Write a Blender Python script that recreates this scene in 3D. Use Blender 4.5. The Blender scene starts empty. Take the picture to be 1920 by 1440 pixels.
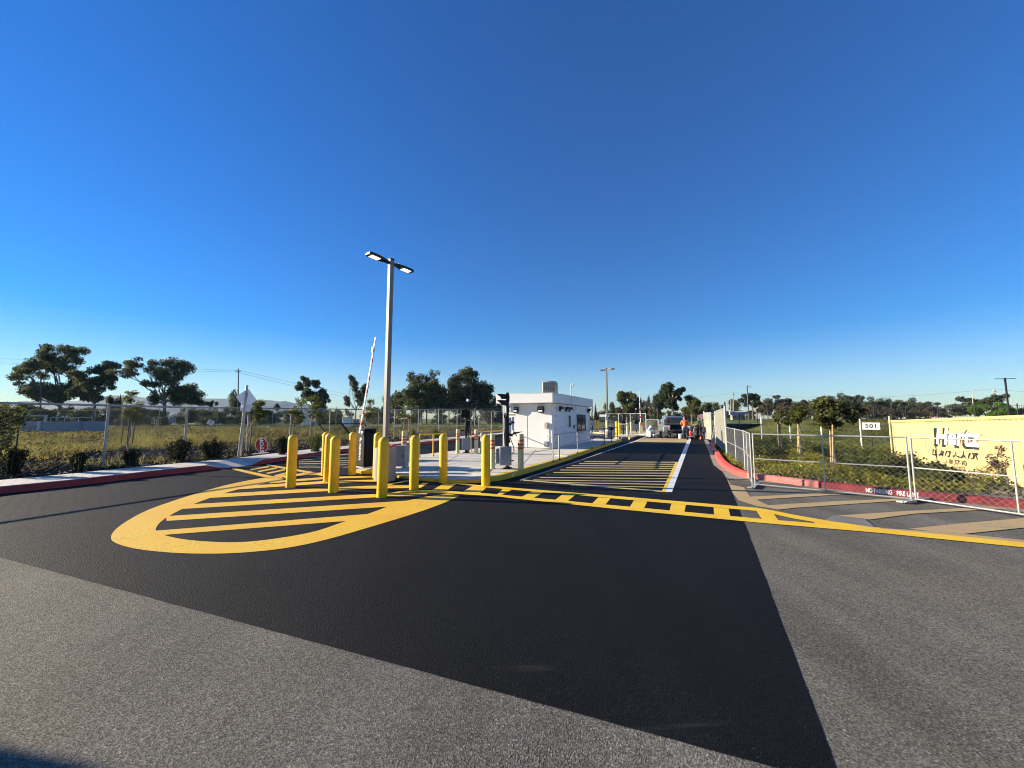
import bpy, bmesh, math, random
import numpy as np
from mathutils import Vector, Matrix, Euler
R = math.radians
SC = bpy.context.scene
COL = SC.collection
rnd = random.Random(7)

# ------------------------------------------------------------------ camera
F, HOR, CAMZ = 720.0, 785.0, 1.57           # focal length and horizon, in pixels of the 1920 px photograph; eye height
PITCH = math.atan((HOR - 720) / F)
cam_d = bpy.data.cameras.new('camera'); cam = bpy.data.objects.new('camera', cam_d); COL.objects.link(cam)
cam_d.sensor_width = 36; cam_d.lens = F / 1920 * 36
cam_d.clip_start = 0.05; cam_d.clip_end = 20000
cam.location = (0, 0, CAMZ); cam.rotation_euler = (R(90) + PITCH, 0, 0)
SC.camera = cam
SC.cycles.filter_width = 1.05
SC.render.resolution_x, SC.render.resolution_y = 1024, 768

# ------------------------------------------------------------------ sky and sun
SUN_AZ, SUN_EL = -80.0, 17.5                 # azimuth from the view axis (left is negative), elevation
w = bpy.data.worlds.new('World'); SC.world = w; w.use_nodes = True
nt = w.node_tree; bg = nt.nodes['Background']
sky = nt.nodes.new('ShaderNodeTexSky'); sky.sky_type = 'NISHITA'; sky.sun_disc = False
sky.sun_elevation = R(SUN_EL); sky.sun_rotation = R(SUN_AZ)
sky.air_density = 1.2; sky.dust_density = 0.0; sky.ozone_density = 5.0; sky.altitude = 0
hs = nt.nodes.new('ShaderNodeHueSaturation'); hs.inputs['Saturation'].default_value = 1.50; hs.inputs['Hue'].default_value = .512
gm = nt.nodes.new('ShaderNodeGamma'); gm.inputs['Gamma'].default_value = 1.0
nt.links.new(sky.outputs[0], hs.inputs['Color']); tn = nt.nodes.new('ShaderNodeMix'); tn.data_type = 'RGBA'; tn.blend_type = 'MULTIPLY'; tn.inputs[0].default_value = 1.0; tn.inputs[7].default_value = (.93, .985, 1.12, 1)
nt.links.new(hs.outputs[0], tn.inputs[6]); nt.links.new(tn.outputs[2], gm.inputs[0]); nt.links.new(gm.outputs[0], bg.inputs[0]); bg.inputs[1].default_value = 0.056
sd = bpy.data.lights.new('sun', 'SUN'); sun = bpy.data.objects.new('sun', sd); COL.objects.link(sun)
sd.energy = 5.0; sd.angle = R(0.45); sd.color = (1.0, 0.87, 0.66)
SUNV = Vector((math.sin(R(SUN_AZ)) * math.cos(R(SUN_EL)), math.cos(R(SUN_AZ)) * math.cos(R(SUN_EL)), math.sin(R(SUN_EL))))
sun.rotation_euler = SUNV.to_track_quat('Z', 'Y').to_euler(); sun.location = (-40, 8, 30)
vs = SC.view_settings; vs.view_transform = 'Standard'; vs.look = 'None'; vs.exposure = 1.45; vs.gamma = 1.0

# ------------------------------------------------------------------ survey: photograph pixel -> place in the world
C0 = Vector((0, 0, CAMZ))
def ray(px, py):
    rx, ry = (px - 960) / F, -(py - 720) / F
    c, s = math.cos(PITCH), math.sin(PITCH)
    return Vector((rx, c - ry * s, s + ry * c))
def G(px, py, z=0.0):
    d = ray(px, py); t = (z - CAMZ) / d.z
    return C0 + d * t
def D(px, py, y):
    d = ray(px, py); return C0 + d * (y / d.y)
def GD(px, y, z):                            # on the ground at depth y
    return Vector((D(px, HOR, y).x, y, z))
def Gl(pts, z=0.0): return [tuple(G(a, b, z))[:2] for a, b in pts]

# ------------------------------------------------------------------ materials
def mat(name, col, rough=0.7, metal=0.0, var=0.0, scale=3.0, bump=0.0, bscale=40.0, spec=0.5, island=0.0, emit=None, col2=None, trans=0.0, coat=0.0):
    m = bpy.data.materials.new(name); m.use_nodes = True
    n, l = m.node_tree.nodes, m.node_tree.links
    b = n['Principled BSDF']
    b.inputs['Roughness'].default_value = rough; b.inputs['Metallic'].default_value = metal
    b.inputs['Specular IOR Level'].default_value = spec
    if coat: b.inputs['Coat Weight'].default_value = coat
    col = (*col, 1)
    b.inputs['Base Color'].default_value = col
    tc = n.new('ShaderNodeTexCoord')
    if var or col2:
        nz = n.new('ShaderNodeTexNoise'); nz.inputs['Scale'].default_value = scale; nz.inputs['Detail'].default_value = 5
        l.new(tc.outputs['Object'], nz.inputs['Vector'])
        rp = n.new('ShaderNodeValToRGB')
        a = tuple(c * (1 - var) for c in col[:3]); c2 = col2 or tuple(min(1, c * (1 + var)) for c in col[:3])
        rp.color_ramp.elements[0].position = .35; rp.color_ramp.elements[1].position = .68
        rp.color_ramp.elements[0].color = (*a, 1); rp.color_ramp.elements[1].color = (*c2, 1)
        l.new(nz.outputs['Fac'], rp.inputs['Fac']); src = rp.outputs['Color']
        if island:
            geo = n.new('ShaderNodeNewGeometry'); hsv = n.new('ShaderNodeHueSaturation')
            mr = n.new('ShaderNodeMapRange'); mr.inputs['To Min'].default_value = 1 - island; mr.inputs['To Max'].default_value = 1 + island
            l.new(geo.outputs['Random Per Island'], mr.inputs['Value']); l.new(mr.outputs[0], hsv.inputs['Value'])
            mh = n.new('ShaderNodeMapRange'); mh.inputs['To Min'].default_value = .475; mh.inputs['To Max'].default_value = .525
            l.new(geo.outputs['Random Per Island'], mh.inputs['Value']); l.new(mh.outputs[0], hsv.inputs['Hue'])
            l.new(src, hsv.inputs['Color']); src = hsv.outputs['Color']
        l.new(src, b.inputs['Base Color'])
    if bump:
        bz = n.new('ShaderNodeTexNoise'); bz.inputs['Scale'].default_value = bscale; bz.inputs['Detail'].default_value = 4
        l.new(tc.outputs['Object'], bz.inputs['Vector'])
        bp = n.new('ShaderNodeBump'); bp.inputs['Strength'].default_value = bump; bp.inputs['Distance'].default_value = 0.01
        l.new(bz.outputs['Fac'], bp.inputs['Height']); l.new(bp.outputs[0], b.inputs['Normal'])
    if emit:
        b.inputs['Emission Color'].default_value = (*emit[0], 1); b.inputs['Emission Strength'].default_value = emit[1]
    if trans: b.inputs['Transmission Weight'].default_value = trans
    return m

def leaf_mat(name, col, var=.35, thru=.35, scale=.8):
    m = mat(name, col, rough=.7, var=var, scale=scale, island=.45, spec=.12)
    n, l = m.node_tree.nodes, m.node_tree.links
    b = n['Principled BSDF']; out = n['Material Output']
    tr = n.new('ShaderNodeBsdfTranslucent'); mx = n.new('ShaderNodeMixShader'); mx.inputs[0].default_value = thru
    src = b.inputs['Base Color'].links[0].from_socket
    br = n.new('ShaderNodeHueSaturation'); br.inputs['Value'].default_value = 1.5; br.inputs['Saturation'].default_value = 1.1
    l.new(src, br.inputs['Color']); l.new(br.outputs[0], tr.inputs['Color'])
    l.new(b.outputs[0], mx.inputs[1]); l.new(tr.outputs[0], mx.inputs[2]); l.new(mx.outputs[0], out.inputs['Surface'])
    return m

def asphalt(name, base, dusty, speck, rough, dust=0.5, scuffs=True, dust_dir=None, bumpk=.6, spec=.3):
    """aggregate speckle, worn patches, scuffs and dust; coordinates are metres"""
    m = bpy.data.materials.new(name); m.use_nodes = True
    n, l = m.node_tree.nodes, m.node_tree.links; b = n['Principled BSDF']
    tc = n.new('ShaderNodeTexCoord'); P = tc.outputs['Object']
    def noise(s, d=4, r=.55, vec=P):
        z = n.new('ShaderNodeTexNoise'); z.inputs['Scale'].default_value = s; z.inputs['Detail'].default_value = d; z.inputs['Roughness'].default_value = r
        l.new(vec, z.inputs['Vector']); return z.outputs['Fac']
    def ramp(f, a, c, p0=.4, p1=.6):
        r = n.new('ShaderNodeValToRGB'); r.color_ramp.elements[0].position = p0; r.color_ramp.elements[1].position = p1
        r.color_ramp.elements[0].color = (*a, 1); r.color_ramp.elements[1].color = (*c, 1); l.new(f, r.inputs['Fac']); return r.outputs['Color']
    def mix(f, a, c, mode='MIX'):
        x = n.new('ShaderNodeMix'); x.data_type = 'RGBA'; x.blend_type = mode
        if isinstance(f, float): x.inputs[0].default_value = f
        else: l.new(f, x.inputs[0])
        l.new(a, x.inputs[6])
        if isinstance(c, tuple): x.inputs[7].default_value = (*c, 1)
        else: l.new(c, x.inputs[7])
        return x.outputs[2]
    mpw = n.new('ShaderNodeMapping'); mpw.inputs['Rotation'].default_value = (0, 0, -.46); mpw.inputs['Scale'].default_value = (1.6, .16, 1); l.new(P, mpw.inputs['Vector'])
    c = ramp(noise(.55, 6, .6), tuple(v * .86 for v in base), tuple(v * 1.25 for v in base), .33, .68)
    c = mix(1.0, c, ramp(noise(1.0, 5, .6, mpw.outputs[0]), (.80,) * 3, (1.14,) * 3, .36, .66), 'MULTIPLY')
    c = mix(1.0, c, ramp(noise(2.3, 2, .4), (.66,) * 3, (1, 1, 1), .22, .30), 'MULTIPLY')
    big = ramp(noise(.22, 5, .65), (0, 0, 0), (dust,) * 3, .45, .72)
    if dust_dir:                                              # the part of the lot where dust has been tracked in
        sx = n.new('ShaderNodeSeparateXYZ'); l.new(P, sx.inputs[0])
        mr = n.new('ShaderNodeMapRange'); mr.interpolation_type = 'SMOOTHSTEP'
        mr.inputs['From Min'].default_value = dust_dir[0]; mr.inputs['From Max'].default_value = dust_dir[1]
        mr.inputs['To Min'].default_value = dust_dir[2]; mr.inputs['To Max'].default_value = dust_dir[3]; l.new(sx.outputs[0], mr.inputs['Value'])
        ad = n.new('ShaderNodeMath'); ad.operation = 'ADD'; ad.use_clamp = True
        mu = n.new('ShaderNodeMath'); mu.operation = 'MULTIPLY'; l.new(noise(1.1, 6, .7), mu.inputs[0]); l.new(mr.outputs[0], mu.inputs[1])
        l.new(big, ad.inputs[0]); l.new(mu.outputs[0], ad.inputs[1]); big = ad.outputs[0]
    c = mix(big, c, dusty)
    v = n.new('ShaderNodeTexVoronoi'); v.inputs['Scale'].default_value = 125; l.new(P, v.inputs['Vector'])
    sv = n.new('ShaderNodeSeparateColor'); l.new(v.outputs['Color'], sv.inputs[0])
    st = ramp(sv.outputs[0], (speck[0],) * 3, (speck[1],) * 3, .15, .95)
    c = mix(1.0, c, st, 'MULTIPLY')
    glint = ramp(sv.outputs[1], (0, 0, 0), (speck[2],) * 3, .965, .97); c = mix(1.0, c, glint, 'ADD')  # sparse bright glints painted into the base colour
    if scuffs:
        mp = n.new('ShaderNodeMapping'); mp.inputs['Rotation'].default_value = (0, 0, .5); mp.inputs['Scale'].default_value = (.45, 5.5, 1); l.new(P, mp.inputs['Vector'])
        sc = ramp(noise(1.0, 3, .4, mp.outputs[0]), (0, 0, 0), (.5,) * 3, .68, .75)
        mk = ramp(noise(.5, 2), (0, 0, 0), (1, 1, 1), .5, .6)
        c = mix(mix(1.0, sc, mk, 'MULTIPLY'), c, tuple(min(1, x * 1.25 + .03) for x in dusty))
    l.new(c, b.inputs['Base Color'])
    b.inputs['Roughness'].default_value = rough; b.inputs['Specular IOR Level'].default_value = spec
    bp = n.new('ShaderNodeBump'); bp.inputs['Strength'].default_value = bumpk; bp.inputs['Distance'].default_value = .006
    ad = n.new('ShaderNodeMath'); ad.operation = 'ADD'; l.new(noise(70, 3), ad.inputs[0])
    vs_ = n.new('ShaderNodeMath'); vs_.operation = 'MULTIPLY'; vs_.inputs[1].default_value = .8; l.new(v.outputs['Distance'], vs_.inputs[0]); l.new(vs_.outputs[0], ad.inputs[1])
    l.new(ad.outputs[0], bp.inputs['Height']); l.new(bp.outputs[0], b.inputs['Normal'])
    return m

def paint_mat(name, col, under, wear=.5, rough=.6):
    """road paint: patchy, worn through to the asphalt in places"""
    m = bpy.data.materials.new(name); m.use_nodes = True
    n, l = m.node_tree.nodes, m.node_tree.links; b = n['Principled BSDF']
    tc = n.new('ShaderNodeTexCoord')
    z1 = n.new('ShaderNodeTexNoise'); z1.inputs['Scale'].default_value = 1.3; z1.inputs['Detail'].default_value = 5; l.new(tc.outputs['Object'], z1.inputs['Vector'])
    z2 = n.new('ShaderNodeTexNoise'); z2.inputs['Scale'].default_value = 75; z2.inputs['Detail'].default_value = 3; l.new(tc.outputs['Object'], z2.inputs['Vector'])
    r1 = n.new('ShaderNodeValToRGB'); r1.color_ramp.elements[0].position = .3; r1.color_ramp.elements[1].position = .7
    r1.color_ramp.elements[0].color = (col[0] * .9, col[1] * .84, col[2], 1); r1.color_ramp.elements[1].color = (min(1, col[0] * 1.04), min(1, col[1] * 1.14), col[2] + .012, 1)
    l.new(z1.outputs['Fac'], r1.inputs['Fac'])
    th = n.new('ShaderNodeMath'); th.operation = 'MULTIPLY_ADD'; th.inputs[1].default_value = .55; l.new(z1.outputs['Fac'], th.inputs[0]); l.new(z2.outputs['Fac'], th.inputs[2])
    r2 = n.new('ShaderNodeValToRGB'); p = 1.03 - wear * .2
    r2.color_ramp.elements[0].position = min(.97, p - .06); r2.color_ramp.elements[1].position = min(1, p + .06)
    r2.color_ramp.elements[0].color = (0, 0, 0, 1); r2.color_ramp.elements[1].color = (.75, .75, .75, 1); l.new(th.outputs[0], r2.inputs['Fac'])
    mx = n.new('ShaderNodeMix'); mx.data_type = 'RGBA'; l.new(r2.outputs['Color'], mx.inputs[0]); l.new(r1.outputs['Color'], mx.inputs[6]); mx.inputs[7].default_value = (*under, 1)
    l.new(mx.outputs[2], b.inputs['Base Color']); b.inputs['Roughness'].default_value = rough
    bp = n.new('ShaderNodeBump'); bp.inputs['Strength'].default_value = .35; bp.inputs['Distance'].default_value = .005
    l.new(z2.outputs['Fac'], bp.inputs['Height']); l.new(bp.outputs[0], b.inputs['Normal'])
    return m

M = {}
M['old_asphalt'] = asphalt('old_asphalt', (.150, .141, .118), (.205, .178, .128), (.5, 1.33, .12), .9, .8, bumpk=.9, spec=.15)
M['new_asphalt'] = asphalt('new_asphalt', (.0062, .0063, .0068), (.050, .049, .043), (.5, 1.5, .02), .72, .055, True, (-9, 1.0, .30, .0), .95, .12)
M['yellow_paint'] = paint_mat('yellow_paint', (.80, .46, .014), (.05, .04, .02), .38)
M['fresh_yellow'] = paint_mat('fresh_yellow', (.84, .52, .006), (.05, .05, .03), .1)
M['cream_paint'] = paint_mat('cream_paint', (.52, .38, .14), (.05, .05, .05), .35)
M['white_paint'] = paint_mat('white_paint', (.72, .72, .70), (.1, .1, .1), .15)
M['faded_tan'] = paint_mat('faded_tan', (.46, .32, .14), (.14, .12, .10), .75, .85)
M['concrete'] = mat('concrete', (.56, .52, .43), .85, var=.14, scale=1.2, bump=.25, bscale=60)
M['shaded_concrete'] = mat('shaded_concrete', (.33, .30, .25), .9, var=.15, scale=3, bump=.25, bscale=50)  # darker concrete: the bollards' shadow on the lamp base put into its colour
M['gutter'] = mat('gutter', (.27, .235, .185), .9, var=.22, scale=1.6, bump=.3, bscale=60)
M['red_curb'] = mat('red_curb', (.33, .035, .035), .7, var=.15, scale=2, bump=.2, bscale=50)
M['bright_red'] = mat('bright_red', (.62, .075, .06), .65, var=.08, scale=2, bump=.15, bscale=50)
M['pink_curb'] = mat('pink_curb', (.45, .16, .14), .85, var=.2, scale=4, bump=.25, bscale=50)
M['dark_red'] = mat('dark_red', (.20, .024, .028), .75, var=.25, scale=3, bump=.2, bscale=50)
M['yellow_curb'] = mat('yellow_curb', (.66, .42, .015), .65, var=.12, scale=3, bump=.2, bscale=60)
M['bollard_yellow'] = mat('bollard_yellow', (.85, .50, .004), .42, var=.07, scale=5, bump=.03, bscale=30)
M['cream_steel'] = mat('cream_steel', (.62, .54, .30), .5, var=.06, scale=5)
M['stripe_red'] = mat('stripe_red', (.62, .09, .03), .5)
M['galv'] = mat('galvanised_steel', (.46, .46, .44), .42, .65, var=.15, scale=9)
M['fence_wire'] = mat('fence_wire', (.17, .175, .165), .6, .4, var=.1, scale=9)
M['fence_post'] = mat('fence_post', (.34, .34, .32), .55, .4, var=.12, scale=7)
M['galv_dull'] = mat('dull_galvanised', (.38, .39, .38), .6, .35, var=.15, scale=9)
M['bright_galv'] = mat('bright_galvanised', (.38, .38, .355), .45, .35, var=.1, scale=9)
M['black_metal'] = mat('black_metal', (.012, .012, .014), .5, .1, spec=.4)
M['black_box'] = mat('black_cabinet', (.004, .004, .0045), .5, var=.2, scale=3, spec=.2)
M['grey_paint'] = mat('grey_enamel', (.22, .25, .28), .5, var=.05, scale=3)
M['white_wall'] = mat('white_panel', (.72, .715, .69), .55, var=.025, scale=1.5, bump=.03, bscale=12)
M['off_white'] = mat('off_white', (.70, .70, .66), .6, var=.05, scale=4)
M['white_plastic'] = mat('white_plastic', (.82, .82, .80), .4)
M['dark_glass'] = mat('dark_glass', (.015, .017, .02), .06, spec=.8)
M['beige'] = mat('beige_enamel', (.42, .38, .31), .5, var=.06)
M['grille'] = mat('grille', (.10, .095, .085), .7)
M['lens'] = mat('lens', (.75, .75, .72), .3)
M['led'] = mat('led_panel', (1, .9, .7), .4, emit=((1.0, .84, .56), .95))
M['pole_grey'] = mat('pole_steel', (.22, .20, .175), .55, .15, var=.06, scale=6)
M['pole_dark'] = mat('pole_dark', (.075, .08, .085), .6, .1)
M['bronze'] = mat('bronze_lamp', (.02, .022, .024), .45, .3)
M['barrier_white'] = mat('barrier_white', (.78, .78, .76), .45)
M['barrier_red'] = mat('barrier_red', (.55, .02, .02), .45)
M['wood_dark'] = mat('stake_dark', (.055, .04, .03), .9, var=.3, scale=12)
M['wood_stake'] = mat('stake_pale', (.48, .33, .18), .85, var=.2, scale=14)
M['bark_grey'] = mat('bark_grey', (.16, .135, .11), .9, var=.4, scale=6, bump=.6, bscale=20)
M['bark_pale'] = mat('bark_pale', (.42, .37, .30), .85, var=.3, scale=1.2, bump=.4, bscale=12)
M['pole_wood'] = mat('pole_wood', (.10, .08, .065), .9, var=.3, scale=8)
M['pole_pale'] = mat('pole_pale', (.38, .35, .31), .85, var=.2, scale=8)
M['wire_dark'] = mat('cable', (.05, .05, .055), .6)
M['sign_white'] = mat('sign_white', (.85, .85, .84), .5)
M['sign_red'] = mat('sign_red', (.30, .012, .018), .4)
M['sign_black'] = mat('sign_black', (.02, .02, .025), .5)
M['container'] = mat('container_paint', (.55, .405, .17), .6, var=.06, scale=.9)
M['screen'] = mat('shade_cloth', (.03, .04, .035), .9, var=.2, scale=6)
M['leaf_euc'] = leaf_mat('leaf_eucalyptus', (.085, .094, .044), thru=.36)
M['leaf_euc2'] = leaf_mat('leaf_greygreen', (.085, .092, .058), thru=.3)
M['leaf_dark'] = leaf_mat('leaf_dark', (.056, .070, .030), thru=.32)
M['leaf_olive'] = leaf_mat('leaf_olive', (.10, .105, .035), thru=.3)
M['leaf_bright'] = leaf_mat('leaf_bright', (.095, .16, .022), thru=.4)
M['leaf_brown'] = leaf_mat('leaf_bare', (.10, .078, .050), thru=.2)
M['leaf_sapling'] = leaf_mat('leaf_sapling', (.10, .105, .028), thru=.4, scale=3)
M['leaf_cover'] = leaf_mat('leaf_cover', (.23, .21, .036), thru=.45, scale=.9)
M['leaf_bank'] = leaf_mat('leaf_bank', (.15, .16, .036), thru=.45, scale=.7)
M['leaf_shrub'] = leaf_mat('leaf_shrub', (.022, .026, .012), thru=.2, scale=3)
M['leaf_bush'] = leaf_mat('leaf_bush', (.10, .112, .028), thru=.42, scale=2)
M['grass'] = leaf_mat('grass_blade', (.135, .122, .046), thru=.45, scale=.25)
M['grass_dry'] = leaf_mat('grass_dry', (.20, .155, .045), thru=.45, scale=.25)
M['chips'] = mat('bark_chips', (.060, .050, .042), .9, var=.5, scale=20, island=.6)

# ------------------------------------------------------------------ mesh builder
class MB:
    def __init__(s): s.v, s.f, s.mi, s.cur = [], [], [], 0
    def add(s, vs, fs):
        o = len(s.v); s.v.extend([tuple(v) for v in vs]); s.f.extend([tuple(i + o for i in f) for f in fs]); s.mi.extend([s.cur] * len(fs)); return s
    def box(s, c, sz, rot=None, bev=0.0):
        x, y, z = sz[0] / 2, sz[1] / 2, sz[2] / 2; c = Vector(c)
        if bev > 0:
            b = min(bev, x * .9, y * .9, z * .9); bm = bmesh.new(); bmesh.ops.create_cube(bm, size=1)
            for v in bm.verts: v.co = Vector((v.co.x * x * 2, v.co.y * y * 2, v.co.z * z * 2))
            bmesh.ops.bevel(bm, geom=bm.edges[:], offset=b, segments=1, affect='EDGES')
            bm.verts.index_update(); V = [v.co.copy() for v in bm.verts]; Fs = [[v.index for v in f.verts] for f in bm.faces]; bm.free()
        else:
            V = [Vector((a, b_, d)) for d in (-z, z) for b_ in (-y, y) for a in (-x, x)]
            Fs = [(0, 2, 3, 1), (4, 5, 7, 6), (0, 1, 5, 4), (2, 6, 7, 3), (0, 4, 6, 2), (1, 3, 7, 5)]
        if rot is not None:
            m = rot if isinstance(rot, Matrix) else Euler(rot).to_matrix(); V = [m @ v for v in V]
        return s.add([v + c for v in V], Fs)
    def tube(s, pts, r, n=8, r1=None, caps=True, radii=None):
        pts = [Vector(p) for p in pts]; k = len(pts); V, Fs = [], []
        up = Vector((0, 0, 1)); prev = None
        for i, p in enumerate(pts):
            d = (pts[min(i + 1, k - 1)] - pts[max(i - 1, 0)]).normalized()
            if prev is None:
                a = d.cross(up if abs(d.z) < .95 else Vector((1, 0, 0))).normalized()
            else:
                a = (prev - d * prev.dot(d)); a = a.normalized() if a.length > 1e-6 else d.cross(up).normalized()
            prev = a; b = d.cross(a)
            rr = radii[i] if radii else (r if r1 is None else r + (r1 - r) * i / (k - 1))
            for j in range(n):
                t = 2 * math.pi * (j + .5) / n
                V.append(p + a * math.cos(t) * rr + b * math.sin(t) * rr)
        for i in range(k - 1):
            for j in range(n):
                Fs.append((i * n + j, i * n + (j + 1) % n, (i + 1) * n + (j + 1) % n, (i + 1) * n + j))
        if caps: Fs += [tuple(range(n))[::-1], tuple((k - 1) * n + j for j in range(n))]
        return s.add(V, Fs)
    def lathe(s, prof, n=24, c=(0, 0, 0)):
        c = Vector(c); V, Fs = [], []
        for r_, z in prof:
            for j in range(n):
                t = 2 * math.pi * j / n; V.append(c + Vector((r_ * math.cos(t), r_ * math.sin(t), z)))
        for i in range(len(prof) - 1):
            for j in range(n): Fs.append((i * n + j, i * n + (j + 1) % n, (i + 1) * n + (j + 1) % n, (i + 1) * n + j))
        Fs += [tuple(range(n))[::-1], tuple((len(prof) - 1) * n + j for j in range(n))]
        return s.add(V, Fs)
    def poly(s, pts3): return s.add(pts3, [tuple(range(len(pts3)))])
    def flat(s, pts2, z):                                   # flat patch on the ground, any outline
        from mathutils.geometry import tessellate_polygon
        V = [Vector((p[0], p[1], z)) for p in pts2]
        tr = tessellate_polygon([V]); Fs = []
        for t in tr:
            a, b, c = (V[i] for i in t)
            Fs.append(tuple(t) if (b - a).cross(c - a).z > 0 else tuple(t)[::-1])
        return s.add(V, Fs)
    def prism(s, pts2, z0, z1):
        n = len(pts2); s.flat(pts2, z1)
        V = [(p[0], p[1], z0) for p in pts2] + [(p[0], p[1], z1) for p in pts2]
        ar = sum(pts2[i][0] * pts2[(i + 1) % n][1] - pts2[(i + 1) % n][0] * pts2[i][1] for i in range(n))
        Fs = [(i, (i + 1) % n, n + (i + 1) % n, n + i) for i in range(n)]
        if ar < 0: Fs = [f[::-1] for f in Fs]
        return s.add(V, Fs)
    def build(s, name, m, parent=None, smooth=True, **props):
        me = bpy.data.meshes.new(name); me.from_pydata(s.v, [], s.f)
        for q in (m if isinstance(m, (list, tuple)) else [m]): me.materials.append(M[q] if isinstance(q, str) else q)
        if any(s.mi): me.polygons.foreach_set('material_index', s.mi)
        if smooth:
            me.polygons.foreach_set('use_smooth', [True] * len(s.f)); me.set_sharp_from_angle(angle=R(44))
        me.update(); return link(name, me, parent, **props)

def link(name, data, parent=None, **props):
    o = bpy.data.objects.new(name, data); COL.objects.link(o)
    if parent is not None: o.parent = parent
    for k, v in props.items():
        if v is not None: o[k] = v
    return o
def thing(name, label, cat, loc=(0, 0, 0), rz=0.0, group=None):
    o = bpy.data.objects.new(name, None); COL.objects.link(o); o.empty_display_size = .2
    o.location = loc; o.rotation_euler = (0, 0, rz); o['label'] = label; o['category'] = cat
    if group: o['group'] = group
    return o
def dup(root, loc=None, rz=None, label=None, group=None, scale=None, cat=None):
    r = root.copy(); COL.objects.link(r)
    if loc is not None: r.location = loc
    if rz is not None: r.rotation_euler = (0, 0, rz)
    if scale is not None: r.scale = scale if isinstance(scale, (tuple, list)) else (scale,) * 3
    if label: r['label'] = label
    if group: r['group'] = group
    if cat: r['category'] = cat
    for ch in list(root.children):
        c = ch.copy(); COL.objects.link(c); c.parent = r
        for g in list(ch.children):
            d = g.copy(); COL.objects.link(d); d.parent = c
    return r
def struct(mb, name, m, **k): return mb.build(name, m, kind='structure', smooth=k.pop('smooth', False), **k)

def text_mesh(name, s, m, size, parent=None, offset=0.0, shear=0.0, extrude=0.002, mtx=None, spacing=1.0, **props):
    c = bpy.data.curves.new(name, 'FONT'); c.body = s; c.size = size; c.offset = offset; c.shear = shear; c.extrude = extrude
    c.align_x = 'CENTER'; c.align_y = 'CENTER'; c.space_character = spacing
    t = bpy.data.objects.new(name, c); COL.objects.link(t)
    dg = bpy.context.evaluated_depsgraph_get(); me = bpy.data.meshes.new_from_object(t.evaluated_get(dg)); me.name = name
    bpy.data.objects.remove(t); me.materials.clear(); me.materials.append(M[m])
    o = link(name, me, parent, **props)
    if mtx is not None: o.matrix_local = mtx
    return o
def frame_mtx(o, x, y):                                      # local x, y axes and origin -> matrix
    x = Vector(x).normalized(); y = (Vector(y) - x * Vector(y).dot(x)).normalized(); z = x.cross(y)
    m = Matrix.Identity(4)
    for i in range(3): m[i][0], m[i][1], m[i][2], m[i][3] = x[i], y[i], z[i], o[i]
    return m

def offset_line(pts, d):                                     # to the left of travel for d > 0
    out = []
    for i, p in enumerate(pts):
        a = Vector(pts[max(i - 1, 0)]).to_2d(); b = Vector(pts[min(i + 1, len(pts) - 1)]).to_2d()
        t = (b - a).normalized(); out.append((p[0] - t.y * d, p[1] + t.x * d))
    return out
def sweep(pts, prof, mb=None, zs=None, dip_to=9.0):
    mb = mb or MB(); rows = []
    for off, z in prof: 
        L = offset_line(pts, off); rows.append([(L[i][0], L[i][1], z * (zs[i] if zs and z > 0 and off < dip_to else 1)) for i in range(len(pts))])
    n = len(pts); V = [v for r_ in rows for v in r_]; Fs = []
    for k in range(len(prof) - 1):
        for i in range(n - 1): Fs.append((k * n + i, k * n + i + 1, (k + 1) * n + i + 1, (k + 1) * n + i))
    return mb.add(V, Fs)
def resample(pts, step):
    out = []
    for a, b in zip(pts[:-1], pts[1:]):
        a, b = Vector(a), Vector(b); k = max(1, int((b - a).length / step))
        out += [tuple(a + (b - a) * (i / k)) for i in range(k)]
    return out + [tuple(pts[-1])]
def smooth_line(pts, it=2):                                  # Chaikin corner cutting, ends kept
    for _ in range(it):
        q = [pts[0]]
        for a, b in zip(pts[:-1], pts[1:]):
            q += [(a[0] * .75 + b[0] * .25, a[1] * .75 + b[1] * .25), (a[0] * .25 + b[0] * .75, a[1] * .25 + b[1] * .75)]
        pts = q + [pts[-1]]
    return pts
def sm(a, b, x):
    t = np.clip((x - a) / (b - a), 0, 1); return t * t * (3 - 2 * t)

ROAD_AZ = math.atan(355 / 720.0)
RDIR = Vector((math.sin(ROAD_AZ), math.cos(ROAD_AZ), 0)); RRIGHT = Vector((math.cos(ROAD_AZ), -math.sin(ROAD_AZ), 0))

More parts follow.
